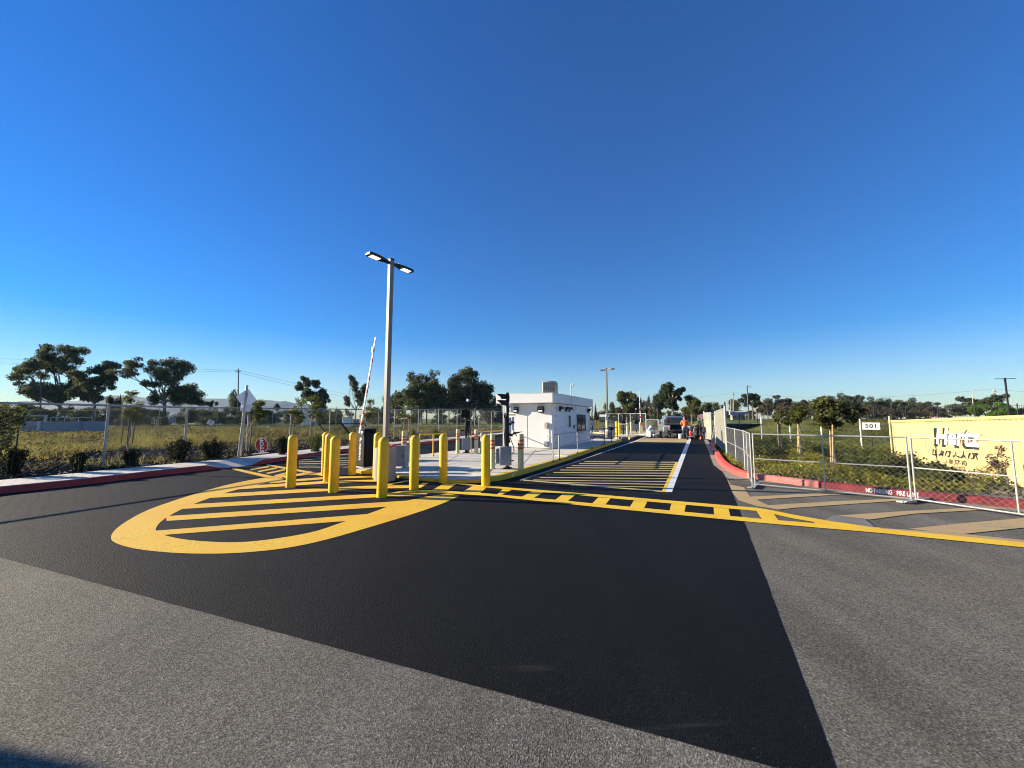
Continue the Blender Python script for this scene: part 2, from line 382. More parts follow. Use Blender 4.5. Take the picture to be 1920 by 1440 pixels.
# ------------------------------------------------------------------ curb lines
LC = Gl([(-60, 934), (0, 926), (100, 916), (200, 904), (300, 891.5), (400, 880.5), (470, 873), (507, 868), (605, 853), (652, 847), (735, 838), (790, 833), (855, 827), (895, 822), (950, 816), (1000, 811)])
LC = [(LC[0][0] - 4, LC[0][1] - 9)] + LC + [(LC[-1][0] + 8, LC[-1][1] + 14)]
RC = Gl([(1302, 806), (1325, 822), (1331, 832), (1337, 845), (1343, 860), (1350, 872), (1365, 884), (1392, 896), (1450, 904), (1488, 909.5), (1620, 925), (1705, 934), (1800, 943), (1920, 955)])
RC = [(RC[0][0] + 7, RC[0][1] + 14)] + RC + [(RC[-1][0] + 3, RC[-1][1] - 3.6), (RC[-1][0] + 9, RC[-1][1] - 14)]
LCs = smooth_line(LC, 2); RCs = smooth_line(RC, 2)
def sdist(line, x, y):
    """distance to a line, positive to the left of its direction"""
    best = np.full(x.shape, 1e9); sign = np.ones(x.shape)
    for (ax, ay), (bx, by) in zip(line[:-1], line[1:]):
        dx, dy = bx - ax, by - ay; L2 = dx * dx + dy * dy
        t = np.clip(((x - ax) * dx + (y - ay) * dy) / L2, 0, 1)
        d = np.hypot(x - ax - t * dx, y - ay - t * dy); cr = dx * (y - ay) - dy * (x - ax)
        up = d < best - 1e-9; best = np.where(up, d, best); sign = np.where(up, np.where(cr >= 0, 1, -1), sign)
    return best * sign
def wobble(x, y, s, seed):
    rg = np.random.RandomState(seed); z = 0
    for k in range(6):
        a, p = rg.uniform(0, 6.28), rg.uniform(0, 6.28); f = s * rg.uniform(.6, 1.9); z = z + np.sin((x * math.cos(a) + y * math.sin(a)) * f + p)
    return z / 6
def ground_z(x, y):
    x = np.asarray(x, float); y = np.asarray(y, float)
    sl = sdist(LC, x, y)                                      # >0 left of the left curb
    sr = sdist(RC, x, y)                                      # line runs towards the camera: >0 is left of travel = the planting side
    z = np.full(x.shape, -.10)
    hl = .13 + .10 * sm(1.5, 6, sl) * wobble(x, y, .5, 3) + .12 * sm(6, 14, sl) + .25 * sm(20, 60, sl) * wobble(x, y, .12, 5)
    z = np.where(sl > 0, -.10 + (hl + .10) * sm(.15, .75, sl), z)
    rise = sm(24, 52, y) * sm(2, 12, sr)
    hr = -.06 - .84 * sm(.8, 7.5, sr) * (1 - rise) + 1.35 * rise + .07 * sm(1, 5, sr) * wobble(x, y, .9, 9)
    z = np.where(sr > 0, hr, z)
    far = sm(60, 130, np.hypot(x, y)); return z * (1 - far) + far * np.where(sr > 0, 1.2, .05)
def gz(x, y): return float(ground_z(np.array([x]), np.array([y]))[0])
# ================================================================== THE SETTING
def axis(lo, hi, step, far, grow=1.22):
    a = list(np.arange(lo, hi + 1e-6, step)); s = step
    while a[-1] < far: s *= grow; a.append(a[-1] + s)
    s = step
    while a[0] > -far: s *= grow; a.insert(0, a[0] - s)
    return np.array(a)
def build_ground():
    X, Y = axis(-34, 32, .4, 4200), axis(-6, 66, .4, 4200)
    gx, gy = np.meshgrid(X, Y); z = ground_z(gx, gy)
    nx, ny = len(X), len(Y)
    V = np.stack([gx.ravel(), gy.ravel(), z.ravel()], 1)
    i = np.arange(nx * ny).reshape(ny, nx)
    Fq = np.stack([i[:-1, :-1].ravel(), i[:-1, 1:].ravel(), i[1:, 1:].ravel(), i[1:, :-1].ravel()], 1)
    me = bpy.data.meshes.new('ground'); me.vertices.add(len(V)); me.vertices.foreach_set('co', V.ravel())
    me.loops.add(Fq.size); me.loops.foreach_set('vertex_index', Fq.ravel().astype(np.int32))
    me.polygons.add(len(Fq)); me.polygons.foreach_set('loop_start', np.arange(0, Fq.size, 4)); me.polygons.foreach_set('loop_total', np.full(len(Fq), 4))
    me.polygons.foreach_set('use_smooth', np.ones(len(Fq), bool)); me.update(); me.validate()
    sl = sdist(LC, gx, gy); sr = sdist(RC, gx, gy); wb = wobble(gx, gy, .8, 21)
    mulch = np.clip(1 - sm(7.0, 9.5, sl + 1.8 * wb), 0, 1) * (sl > 0)
    mulch = np.maximum(mulch, (sr > 0) * (1 - sm(5, 8, sr + wb)))
    bare = (sr > 0) * sm(8.6, 10.2, gx + .5 * wb) * (1 - sm(13, 16, gy)) * (1 - sm(22, 26, gx))
    dry = sm(.0, .5, wobble(gx, gy, .22, 33) + .2) * (1 - sm(30, 55, gy))
    col = np.stack([mulch.ravel(), dry.ravel(), bare.ravel(), np.ones(nx * ny)], 1).astype(np.float32)
    at = me.color_attributes.new('cover', 'FLOAT_COLOR', 'POINT'); at.data.foreach_set('color', col.ravel())
    m = bpy.data.materials.new('ground'); m.use_nodes = True; n, l = m.node_tree.nodes, m.node_tree.links; b = n['Principled BSDF']
    tc = n.new('ShaderNodeTexCoord'); va = n.new('ShaderNodeVertexColor'); va.layer_name = 'cover'
    sp = n.new('ShaderNodeSeparateColor'); l.new(va.outputs[0], sp.inputs[0])
    def noise(s, d=5):
        z_ = n.new('ShaderNodeTexNoise'); z_.inputs['Scale'].default_value = s; z_.inputs['Detail'].default_value = d; l.new(tc.outputs['Object'], z_.inputs['Vector']); return z_.outputs['Fac']
    def ramp(f, a, c, p0, p1):
        r_ = n.new('ShaderNodeValToRGB'); r_.color_ramp.elements[0].position = p0; r_.color_ramp.elements[1].position = p1
        r_.color_ramp.elements[0].color = (*a, 1); r_.color_ramp.elements[1].color = (*c, 1); l.new(f, r_.inputs['Fac']); return r_.outputs['Color']
    def mix(f, a, c):
        x = n.new('ShaderNodeMix'); x.data_type = 'RGBA'; l.new(f, x.inputs[0]); l.new(a, x.inputs[6]); l.new(c, x.inputs[7]); return x.outputs[2]
    green = ramp(noise(.35), (.085, .115, .032), (.15, .175, .055), .35, .65)
    dryc = ramp(noise(1.5), (.12, .10, .04), (.20, .16, .065), .35, .65)
    mulc = ramp(noise(22, 3), (.018, .014, .011), (.075, .06, .048), .35, .72)
    barc = ramp(noise(5), (.20, .18, .14), (.34, .31, .25), .35, .65)
    c = mix(sp.outputs[1], green, dryc); c = mix(sp.outputs[0], c, mulc); c = mix(sp.outputs[2], c, barc)
    l.new(c, b.inputs['Base Color']); b.inputs['Roughness'].default_value = .95; b.inputs['Specular IOR Level'].default_value = .15
    bp = n.new('ShaderNodeBump'); bp.inputs['Strength'].default_value = .9; bp.inputs['Distance'].default_value = .05
    l.new(noise(14, 4), bp.inputs['Height']); l.new(bp.outputs[0], b.inputs['Normal'])
    me.materials.append(m); link('ground', me, kind='structure')
build_ground()

# old car park surface between the two curb lines
rcn = [p for p in RCs]; lcn = [p for p in LCs]
poly = [(-40, -14)] + [(lcn[0][0] - .1, lcn[0][1])] + offset_line(lcn, .02)[1:] + [(26, 100), (50, 100)] + offset_line(rcn, .02) + [(30, -14)]
struct(MB().flat(poly, 0.0), 'parking_lot', 'old_asphalt')
struct(MB().flat([(-60, 58), (-10, 58), (90, 54), (160, 40), (165, 48), (92, 64), (-8, 70), (-60, 70)], .16), 'cross_road', 'old_asphalt')

# fresh black overlay
lcpart = [p for p in offset_line(LCs, -.02) if p[1] > 3.2]
edge = Gl([(1313, 815), (1319, 822), (1325, 838), (1330, 850), (1334, 862), (1338, 872), (1348, 880), (1354, 884), (1361, 895), (1396, 980), (1440, 1098), (1490, 1231), (1568, 1440)])
low = Gl([(1580, 1474), (1455, 1440), (640, 1218), (0, 1045)]); far_edge = Gl([(1000, 816), (1150, 817), (1210, 817.5)])
dl = Vector(low[-1]) - Vector(low[-2]); low.append(tuple(Vector(low[-1]) + dl * .95))
lcb = [p for p in lcpart if p[1] < 38]
rj = random.Random(12)
def ragged(L, a=.004): return [L[0]] + [(x + rj.uniform(-a, a), y + rj.uniform(-a, a)) for x, y in resample(L, .22)[1:-1]] + [L[-1]]
poly = lcb + far_edge + ragged(edge) + ragged(low)
struct(MB().flat(poly, 0.002), 'road', 'new_asphalt')
# concrete gutter between overlay and right curb
gut = Gl([(1313, 815), (1319, 822), (1325, 838), (1330, 850), (1334, 862), (1338, 872), (1348, 880), (1354, 884)]) 
rcg = [p for p in offset_line(RCs, -.0) if 9.2 < p[1] < 40]
struct(MB().flat(gut + Gl([(1361, 895), (1376, 900)]) + rcg[::-1], .007), 'gutter', 'gutter')
rcg2 = [p for p in offset_line(RCs, -.0) if p[1] <= 9.3]
struct(MB().flat(rcg2 + offset_line(rcg2, -.32)[::-1], .006), 'gutter', 'gutter')

# ---- curbs and pavements
zL = []
for p in LCs:
    px = 960 + 720 * p[0] / p[1] if p[1] > 1 else -999
    zL.append(1 - .93 * float(sm(395, 430, np.array(px)) * (1 - sm(478, 500, np.array(px)))))
struct(sweep(LCs, [(0, -.03), (0, .148)], zs=zL), 'kerb', 'red_curb')
struct(sweep(LCs, [(0.0, .148), (.02, .158), (.75, .162), (.9, .165), (1.28, .168), (1.28, -.05)], zs=zL, dip_to=.3), 'pavement', 'concrete')
jm = MB(); acc = 0.0; bk = offset_line(LCs, 1.27)
for i in range(len(LCs) - 1):
    L_ = math.dist(LCs[i], LCs[i + 1]); acc += L_
    if acc > 2.4 and zL[i] > .98:
        acc = 0; a_, b_ = Vector(LCs[i]), Vector(bk[i]); u_ = Vector((-(b_ - a_).y, (b_ - a_).x)).normalized() * .009; a_ = a_.lerp(b_, .02)
        jm.poly([(*(a_ - u_), .1605), (*(a_ + u_), .1605), (*(b_ + u_), .1705), (*(b_ - u_), .1705)])
struct(jm, 'slab_joint', mat('joint_dark', (.14, .13, .12), .9))
def sub(line, f0, f1):                                          # part of a line by image column
    return [p for p in line if p[1] > .5 and f0 <= 960 + 720 * p[0] / p[1] <= f1]
kp = [(0, -.03), (0, .13), (.03, .15), (.17, .15), (.19, -.2)]
Ka = [p for p in RCs if p[1] > 24]
bright = [p for p in RCs if 10.3 < p[1] <= 24]; pink = [p for p in RCs if 8.9 < p[1] <= 10.3]; dark = [p for p in RCs if p[1] <= 8.9]
hh = [float(.12 + .88 * (1 - sm(17.5, 19.5, np.array(p[1])) * (1 - sm(21, 22.5, np.array(p[1]))))) for p in bright]
struct(sweep(bright, kp, zs=hh), 'kerb', 'bright_red', smooth=True)
struct(sweep([bright[-1]] + pink, kp), 'kerb', 'pink_curb', smooth=True)
struct(sweep([pink[-1]] + dark, kp), 'kerb', 'dark_red', smooth=True)

# ---- island
ISL = Gl([(655, 886), (690, 889), (742, 895), (790, 902), (840, 905.5), (880, 906), (920, 904), (953, 898.5), (1020, 878), (1070, 862), (1140, 836), (1166, 828)])
ISLback = Gl([(1115, 826), (1030, 833), (928, 843), (855, 851), (785, 860), (700, 870), (655, 880)])
isl = smooth_line(ISL, 1)
kz = [float(.06 + .09 * sm(880, 965, np.array(960 + 720 * p[0] / p[1]))) for p in isl]
edge_i = offset_line(isl, .16); inner_i = offset_line(isl, 1.25); nI = len(isl)
inner_i = [inner_i[i] if kz[i] < .149 else edge_i[i] for i in range(nI)]
struct(MB().prism(inner_i + ISLback, -.05, .150), 'island', 'concrete')
kf = [i for i in range(nI) if kz[i] < .149]; kf = kf + [kf[-1] + 1]
rm = MB().add([(*edge_i[i], kz[i] + .001) for i in kf] + [(*inner_i[i], .1505) for i in kf], [(j, j + 1, len(kf) + j + 1, len(kf) + j) for j in range(len(kf) - 1)])
struct(rm, 'island', 'concrete')
hs_ = [k_ / .15 for k_ in kz]
struct(sweep(isl, [(0, -.03), (0.0, .13), (.02, .153), (.17, .153)], zs=hs_), 'kerb', 'yellow_curb', smooth=True)
mb = MB()                                                       # score joints in the island slab
for a, b in [((700, 874), (905, 856)), ((745, 886), (960, 852)), ((790, 896), (860, 853)), ((905, 900), (945, 850)), ((960, 893), (1005, 843)), ((905, 862), (1060, 848)), ((930, 880), (1030, 866))]:
    p, q = G(*a, .15), G(*b, .15); nn = Vector((-(q - p).y, (q - p).x, 0)).normalized() * .008
    mb.poly([(p - nn)[:2] + (.1535,), (q - nn)[:2] + (.1535,), (q + nn)[:2] + (.1535,), (p + nn)[:2] + (.1535,)])
struct(mb, 'slab_joint', mat('joint', (.16, .15, .135), .9))

M['worn_plate'] = mat('worn_plate', (.17, .165, .15), .8, var=.12, scale=2, bump=.2)
# ---- road markings: each painted figure is one sheet; strokes that cross lie 2 mm above each other
def strip(mb, a, b, wa, wb, z, wide='y'):                       # painted line, ends given in pixels with their pixel thickness
    P = [G(a[0], a[1] - wa / 2), G(b[0], b[1] - wb / 2), G(b[0], b[1] + wb / 2), G(a[0], a[1] + wa / 2)]
    mb.flat([p[:2] for p in P], z)
# teardrop
outer = [(862, 930), (830, 945), (770, 966), (700, 987), (620, 1011), (540, 1029), (450, 1038), (370, 1039.5), (300, 1036), (245, 1028.5), (215, 1019), (206, 1010), (212, 997), (230, 982), (270, 959), (320, 941), (370, 925), (420, 910.5), (470, 900), (525, 891.5)]
inner = [(840, 926), (800, 931), (742, 944), (700, 961), (641, 980), (600, 995), (555, 1005), (480, 1016), (430, 1018), (380, 1016), (335, 1011), (303, 1003), (291, 996), (294, 987), (303, 977), (325, 963), (350, 951), (385, 937), (420, 925), (470, 912), (532, 899)]
OW, IW = Gl(outer), Gl(inner)
OW, IW = smooth_line(OW, 2), smooth_line(IW, 2)
def arc_resample(L, k):
    ds = [0]; 
    for a, b in zip(L[:-1], L[1:]): ds.append(ds[-1] + math.dist(a, b))
    out = []
    for i in range(k):
        t = ds[-1] * i / (k - 1); j = max(q for q in range(len(ds)) if ds[q] <= t + 1e-9); j = min(j, len(L) - 2)
        u = (t - ds[j]) / max(1e-9, ds[j + 1] - ds[j]); out.append((L[j][0] + (L[j + 1][0] - L[j][0]) * u, L[j][1] + (L[j + 1][1] - L[j][1]) * u))
    return out
O2, I2 = arc_resample(OW, 120), arc_resample(IW, 120); mb = MB()
mb.add([(*p, .0058) for p in O2] + [(*p, .0058) for p in I2], [(i, i + 1, 120 + i + 1, 120 + i) for i in range(119)])
struct(mb, 'road_marking', 'yellow_paint')
mb = MB()
for pts_, th in [([(291, 1000.5), (690, 969.5)], [9, 10]), ([(312, 973), (790, 942)], [9, 9]), ([(340, 951), (707, 929.5), (801, 927)], [8, 6.5, 4]), ([(388, 931), (625, 917.5), (690, 914), (770, 912.8)], [7, 6, 5.5, 5]), ([(440, 915.5), (613, 904.5), (704, 901.5)], [6, 4.5, 3.5]), ([(505, 904.5), (613, 896.5), (704, 893.5)], [4.5, 3.5, 3])]:
    n_ = len(pts_); tp = Gl([(x, y - t_ / 2) for (x, y), t_ in zip(pts_, th)]); bt = Gl([(x, y + t_ / 2) for (x, y), t_ in zip(pts_, th)])
    mb.add([(*p, .0066) for p in tp] + [(*p, .0066) for p in bt], [(n_ + i, n_ + i + 1, i + 1, i) for i in range(n_ - 1)])
struct(mb, 'road_marking', 'yellow_paint')
mb = MB()                                                       # strokes from the upper tip of the teardrop to the island
for a, b, wa, wb in [((520, 893.5), (606, 887.5), 5, 3.5)]:
    strip(mb, a, b, wa, wb, .0074)
struct(mb, 'road_marking', 'yellow_paint')
mb = MB()                                                       # small ladder across the left lane
strip(mb, (436, 879), (528, 900), 4, 6, .0082); strip(mb, (500, 872), (606, 891), 3, 4.5, .0088)
for a, b in [((470, 880.5), (504, 875)), ((484, 884.5), (519, 877.6)), ((500, 888), (534, 881)), ((515, 892.5), (550, 884)), ((532, 896), (570, 887.5))]: strip(mb, a, b, 2.6, 2.6, .0050)
struct(mb, 'road_marking', 'yellow_paint')
mb = MB()                                                       # hatching further up the left lane
for y0, y1 in [(858, 852.5), (862.5, 858), (866.5, 863), (870, 867.5), (873, 871.5), (876, 876)]: strip(mb, (560, y0), (668, y1), 1.3, 1.2, .0050)
strip(mb, (556, 859), (660, 851), 1.6, 1.2, .0054)
struct(mb, 'road_marking', 'cream_paint')
# ladder band across the main lane
up = [(727, 909.5), (767, 901.5), (784, 899.8), (812, 900.8), (838, 904), (888, 911), (912, 913), (1020, 922), (1137, 931.5), (1151, 933), (1420, 956), (1448, 961), (1490, 970), (1560, 982), (1652, 993)]
lo = [(716, 928), (755, 922.5), (785, 921.8), (845, 923.8), (917, 928.5), (1050, 941.5), (1140, 950.5), (1420, 977), (1652, 996.5), (1920, 1023), (2700, 1103)]
def band(mb, L, th, z):
    for (a, b), (ta, tb) in zip(zip(L[:-1], L[1:]), zip(th[:-1], th[1:])):
        pass
    n = len(L); top = Gl([(x, y - t / 2) for (x, y), t in zip(L, th)]); bot = Gl([(x, y + t / 2) for (x, y), t in zip(L, th)])
    mb.add([(*p, z) for p in top] + [(*p, z) for p in bot], [(n + i, n + i + 1, i + 1, i) for i in range(n - 1)])
mb = MB()
band(mb, up, [2.5, 2.5, 2.5, 2.5, 3, 3.2, 3.4, 4, 4.6, 5, 6, 6.5, 7, 7, 4], .0092)
band(mb, lo, [1.5, 2.5, 4, 4.5, 4.4, 5.5, 6.3, 7.6, 8.2, 9.5, 17], .0098)
cells = [[(858, 908), (886, 912.5), (868, 920.5), (838, 918.5)],
         [(913, 914.5), (943.5, 917.4), (932, 926), (900, 924)], [(960, 919.5), (999, 922), (977, 931), (940, 927)], [(1020, 924.5), (1055, 928), (1040, 937), (999, 933)],
         [(1079, 929), (1122, 934), (1109, 944), (1064, 939)], [(1145, 935.5), (1189, 939), (1180, 951), (1134, 946.5)], [(1214, 941.5), (1259, 945.5), (1255, 957.5), (1207, 953)],
         [(1286, 948), (1338, 952.5), (1339, 965.5), (1283, 960.5)], [(1366, 955.2), (1418, 959.3), (1430, 974), (1370, 968.5)], [(1449, 962.5), (1520, 975), (1531, 983.5), (1462, 977.7)]]
for c0, c1 in zip(cells[:-1], cells[1:]):
    a, b, c, d = c0[1], c1[0], c1[3], c0[2]
    mb.flat(Gl([(a[0], a[1] - 1), (b[0], b[1] - 1), (c[0], c[1] + 1.5), (d[0], d[1] + 1.5)]), 0.0050)
mb.flat(Gl([(832, 907), (856, 907.5), (839, 919), (810, 919.5)]), .0050); mb.flat(Gl([(793, 905.5), (803, 906), (789, 915), (776, 915)]), .0050)
mb.flat(Gl([(1520, 974), (1562, 981), (1571, 989), (1531, 984.5)]), 0.0050)
struct(mb, 'road_marking', 'fresh_yellow')
# white lines of the main lane
mb = MB()
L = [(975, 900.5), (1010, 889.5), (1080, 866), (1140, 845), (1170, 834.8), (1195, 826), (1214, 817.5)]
g_ = MB(); band(g_, L[:4], [2.4, 2.2, 1.9, 1.5], .0062); struct(g_, 'road_marking', paint_mat('shaded_white', (.30, .30, .29), (.05, .05, .05), .5))  # grey stretch: the kerb's shade put into the paint colour, plus some wear
band(mb, L[3:], [1.5, 1.3, 1.2, 1.0], .0062)
mb.flat(Gl([(1247, 923), (1260, 923), (1297.5, 820), (1291.5, 820)]), .0068)
struct(mb, 'road_marking', 'white_paint')
mb = MB().flat(Gl([(1240.5, 922.5), (1247, 922.7), (1271.5, 867), (1266.5, 867)]), .0076)
struct(mb, 'road_marking', 'fresh_yellow')
mb = MB()
for x0, y0, y1 in [(1096, 864.5, 867), (1086, 868, 871), (1072, 872, 874.8), (1062, 876, 878.5), (1050, 880.3, 882.6), (1038, 885, 887.6), (1024, 889.5, 892.6), (1012, 894.3, 897.8), (1000, 899, 903.5), (1030, 903.6, 908.6), (1070, 909.5, 914)]:
    strip(mb, (x0, y0 + 1.2), (1270 - (y1 - 867) * .5, y1), 1.4, 1.6, .0050)
mb.flat(Gl([(1186, 828.6), (1293, 830), (1294.5, 823), (1203, 821)]), .0053)
strip(mb, (980, 900.5), (1244, 922), 2.0, 2.4, .0056)
struct(mb, 'road_marking', 'cream_paint')
# worn tan hatching on the old surface by the right curb
mb = MB(); q = lambda L: Gl([(1360 + x / 3.4286, 880 + y / 3.4286) for x, y in L])
for P in ([(10, 60), (40, 100), (120, 118), (160, 178), (330, 258), (200, 238), (85, 200), (45, 150)],):
    mb.flat(q(P), .0062)
for P in ([(120, 180), (720, 150), (860, 157), (195, 198)], [(230, 236), (700, 208), (1130, 190), (1165, 201), (450, 250), (335, 262)],
          [(720, 300), (1180, 270), (1700, 243), (1900, 250), (1215, 288), (930, 326)], [(1180, 386), (1500, 352), (2500, 266), (2500, 318), (1520, 420), (1430, 414)]):
    mb.flat(q(P), .0085)
mb.flat(q([(1000, 380), (1430, 408), (3000, 566), (3000, 590), (1000, 392)]), .0062)
struct(mb, 'road_marking', 'faded_tan')
# concrete cover set in the old surface
o = struct(MB().flat(q([(640, 330), (700, 298), (900, 325), (960, 372), (960, 378)]), .0105), 'pavement', 'worn_plate')
# hills on the horizon
def hill(name, px0, px1, prof, y, depth, col):
    n = 60; V = []; Fs = []
    for i in range(n + 1):
        px = px0 + (px1 - px0) * i / n; h = np.interp(px, [p for p, _ in prof], [q_ for _, q_ in prof]) + 1.1 * math.sin(i * 1.7) + .6 * math.sin(i * 3.1 + 1)
        x = D(px, HOR, y).x; zt = (HOR - h) / F * y
        for k in range(7):
            t = k / 6; V.append((x * (1 - .04 * (1 - t)), y - depth * (1 - t), max(-8, zt * (t ** 1.3) + (8 * math.sin(i * .9 + k * 2.1) if 0 < k < 6 else 0)) - (8 if k == 0 else 0)))
        V.append((x * 1.04, y + depth, -8))
    for i in range(n):
        for k in range(7): a = i * 8 + k; Fs.append((a, a + 8, a + 9, a + 1))
    MB().add(V, Fs).build(name, mat(name, col, .95, var=.4, scale=.006), kind='structure')
hill('hills', -80, 600, [(-80, 758), (0, 756), (60, 750), (130, 752), (210, 741), (240, 742), (300, 748), (390, 746), (410, 748), (470, 750), (520, 751), (555, 756), (600, 762)], 3400, 700, (.030, .038, .028))
# ================================================================== THINGS: the island
# ---- yellow bollards
def bollard_mesh(h=1.2, r=.104):
    prof = [(r * 1.0, 0), (r, .02), (r, h - r * 1.05)] + [(r * math.cos(t), h - r * 1.05 + r * 1.05 * math.sin(t)) for t in [R(a) for a in (12, 25, 38, 50, 62, 74, 84)]] + [(.004, h)]
    return MB().lathe(prof, 32)
Bspec = [((545, 913.5), 'leftmost yellow dome-topped bollard, standing alone on the striped marking'),
         ((614, 902.5), 'second yellow bollard from the left, partly covered by a nearer one on its right'),
         ((609.5, 890.5), 'yellow dome-topped bollard almost hidden behind two others left of the black gate cabinet'),
         ((625, 922.5), 'yellow dome-topped bollard in front of the overlapping left pair'),
         ((660, 890.5), 'yellow dome-topped bollard just left of the black gate cabinet'),
         ((706, 896), 'yellow dome-topped bollard tucked behind the nearest one, beside the round concrete base'),
         ((716, 932), 'nearest and tallest looking yellow bollard, in front of the round concrete base'),
         ((776, 917.5), 'yellow bollard between the round concrete base and the grey slab'),
         ((831, 905), 'yellow bollard at the front edge of the island slab, second from the right'),
         ((911, 911), 'rightmost yellow bollard at the curved yellow kerb, beside the equipment post')]
bol0 = None
for (px, lab) in Bspec:
    p = G(*px)
    if bol0 is None:
        bol0 = thing('bollard', lab, 'bollard', p, .3, 'yellow bollards round the island nose')
        bollard_mesh().build('sleeve', 'bollard_yellow', bol0)
    else:
        b_ = dup(bol0, p, 0, lab); b_.rotation_euler = (rnd.uniform(-.009, .009), rnd.uniform(-.009, .009), rnd.uniform(0, 6))

# ---- cream bollards with red bands
def cream_bollard(p, h, r, lab, bands=3, kind='cream_steel', grp='cream pipe bollards by the gate equipment'):
    t = thing('pipe_bollard', lab, 'bollard', p, 0, grp)
    MB().lathe([(r * 1.35, 0), (r * 1.35, .012), (r, .013), (r, h - .012), (r - .012, h)], 24).build('post', kind, t)
    for k in range(bands):
        z = h * (.81 - .105 * k); MB().lathe([(r + .003, z - .026), (r + .005, z - .02), (r + .005, z + .02), (r + .003, z + .026)], 24).build('red_band', 'stripe_red', t)
    return t
for (x, yb), h, r, lab in [((923.5, 879), .98, .068, 'cream bollard with red bands left of the near equipment post'), ((976.5, 880), .99, .082, 'cream bollard with red bands right of the near equipment post'),
                           ((858, 850), .98, .075, 'cream bollard with red bands left of the far equipment post'), ((893, 850.5), .98, .08, 'cream bollard with red bands right of the far equipment post'),
                           ((757, 862), .98, .085, 'cream bollard with red bands behind the grey ground cabinet'), ((701, 876), .95, .055, 'slim cream bollard with red bands beside the black gate cabinet')]:
    cream_bollard(G(x, yb, .15), h, r, lab)
for (x, yb), lab in [((904, 849.5), 'plain olive pipe bollard behind the far equipment post')]:
    t = thing('pipe_bollard', lab, 'bollard', G(x, yb, .15)); MB().lathe([(.09, 0), (.09, .82), (.07, .84)], 20).build('post', 'beige', t)

# ---- street lamp
def lamp(name, lab, loc, H, pw, rz, pedestal=.0, two=True, arm=.12, head=.62, lit=True, polemat='pole_grey'):
    t = thing(name, lab, 'street lamp', loc, rz); z0 = 0
    if pedestal:
        MB().lathe([(.265, -.02), (.265, pedestal - .03), (.245, pedestal)], 36).build('pedestal', 'shaded_concrete', t); z0 = pedestal
    MB().box((0, 0, z0 + .012), (pw * 2, pw * 2, .024), bev=.004).box((0, 0, z0 + .05), (pw * 1.35, pw * 1.35, .06), bev=.01).build('base_plate', 'galv_dull', t)
    MB().box((0, 0, (z0 + H) / 2), (pw, pw, H - z0), bev=.012).build('pole', polemat, t)
    MB().box((0, 0, H + .01), (pw * 1.1, pw * 1.1, .03), bev=.006).build('pole_cap', 'bronze', t)
    for s in ((1, -1) if two else (1,)):
        m = MB(); w = head * .21
        m.box((0, s * (pw / 2 + arm / 2), H - .10), (.07, arm, .09), bev=.015)
        y0, y1 = pw / 2 + arm, pw / 2 + arm + head
        o2 = [(-.045, y0 - .02), (-w * .7, y0 + head * .25), (-w, y0 + head * .45), (-w, y1 - .05), (-w * .75, y1), (w * .75, y1), (w, y1 - .05), (w, y0 + head * .45), (w * .7, y0 + head * .25), (.045, y0 - .02)]
        o2 = [(x, s * y) for x, y in o2]; m.prism(o2, H - .125, H - .08)
        o3 = [(x * .8, y0 * s + (y - y0 * s) * .97) for x, y in o2]; m.prism(o3, H - .081, H - .05)
        h = m.build('lamp_head', 'bronze', t)
        MB().box((0, s * (y0 + head * .62), H - .129), (w * 1.35, head * .46, .012), bev=.004).build('led_panel', 'led' if lit else 'lens', h)
        MB().lathe([(.025, 0), (.025, .05), (.015, .06)], 10, (0, s * (y0 + head * .2), H - .05)).build('photocell', 'off_white', h)
    return t
pl = G(724, 903, 0); yl = pl.y + .2
pl = Vector((D(724.5, HOR, yl).x, yl, 0))
Htop = D(735, 487, yl).z
lamp('street_lamp', 'square steel lamp post with two lit heads on a round concrete base', pl, Htop, .125, -ROAD_AZ - .12, .83, True, .10, .57)
yl2 = 30.0; p = GD(1139, yl2, .15)
lamp('street_lamp', 'distant slim lamp post with two heads standing at the end of the guard booth', p, D(1137, 691, yl2).z - .15, .10, -ROAD_AZ + 1.2, .45, True, .1, .55, False, 'pole_dark')
yl3 = 55.0; x3 = D(1893, HOR, yl3).x
lamp('street_lamp', 'tall T-shaped car park lamp at the far right above the yellow container', (x3, yl3, gz(x3, yl3)), D(1887, 709, yl3).z - gz(x3, yl3), .16, -.2 + R(90), 0, True, .35, .75, False, 'bronze')
yl4 = 75.0; x4 = D(1404, HOR, yl4).x
lamp('street_lamp', 'distant single-arm car park lamp in front of a round dark tree', (x4, yl4, 1.2), D(1402, 723, yl4).z - 1.2, .16, -1.2, 0, False, .3, .75, False, 'bronze')

# ---- barrier gate with black cabinet
pc = G(685, 876, .15); t = thing('barrier_gate', 'black parking gate cabinet lettered with a white P, its red and white arm raised', 'barrier gate', pc, -ROAD_AZ - .15)
MB().box((0, 0, .02), (.50, .46, .04), bev=.01).build('plinth', 'galv_dull', t)
body = MB().box((0, 0, .57), (.44, .40, 1.06), bev=.03).build('cabinet', 'black_box', t)
MB().box((0, 0, 1.115), (.47, .43, .035), bev=.012).build('cabinet_lid', 'black_metal', t)
MB().box((.30, .05, 1.03), (.18, .06, .05), bev=.008).build('hinge_bracket', 'black_metal', t)
text_mesh('lettering', 'P', 'sign_white', .17, t, offset=.006, extrude=.001, mtx=frame_mtx((.02, -.2025, .80), (1, 0, 0), (0, 0, 1)))
text_mesh('lettering', 'PARKING', 'sign_white', .115, t, offset=.002, extrude=.001, mtx=frame_mtx((.0, -.2025, .46), (0, 0, -1), (1, 0, 0)))
inv = t.matrix_basis.inverted() if False else Matrix.LocRotScale(t.location, t.rotation_euler, None).inverted()
piv = inv @ D(674.5, 812, pc.y - .32); tip = inv @ D(704.5, 633, pc.y - .55)
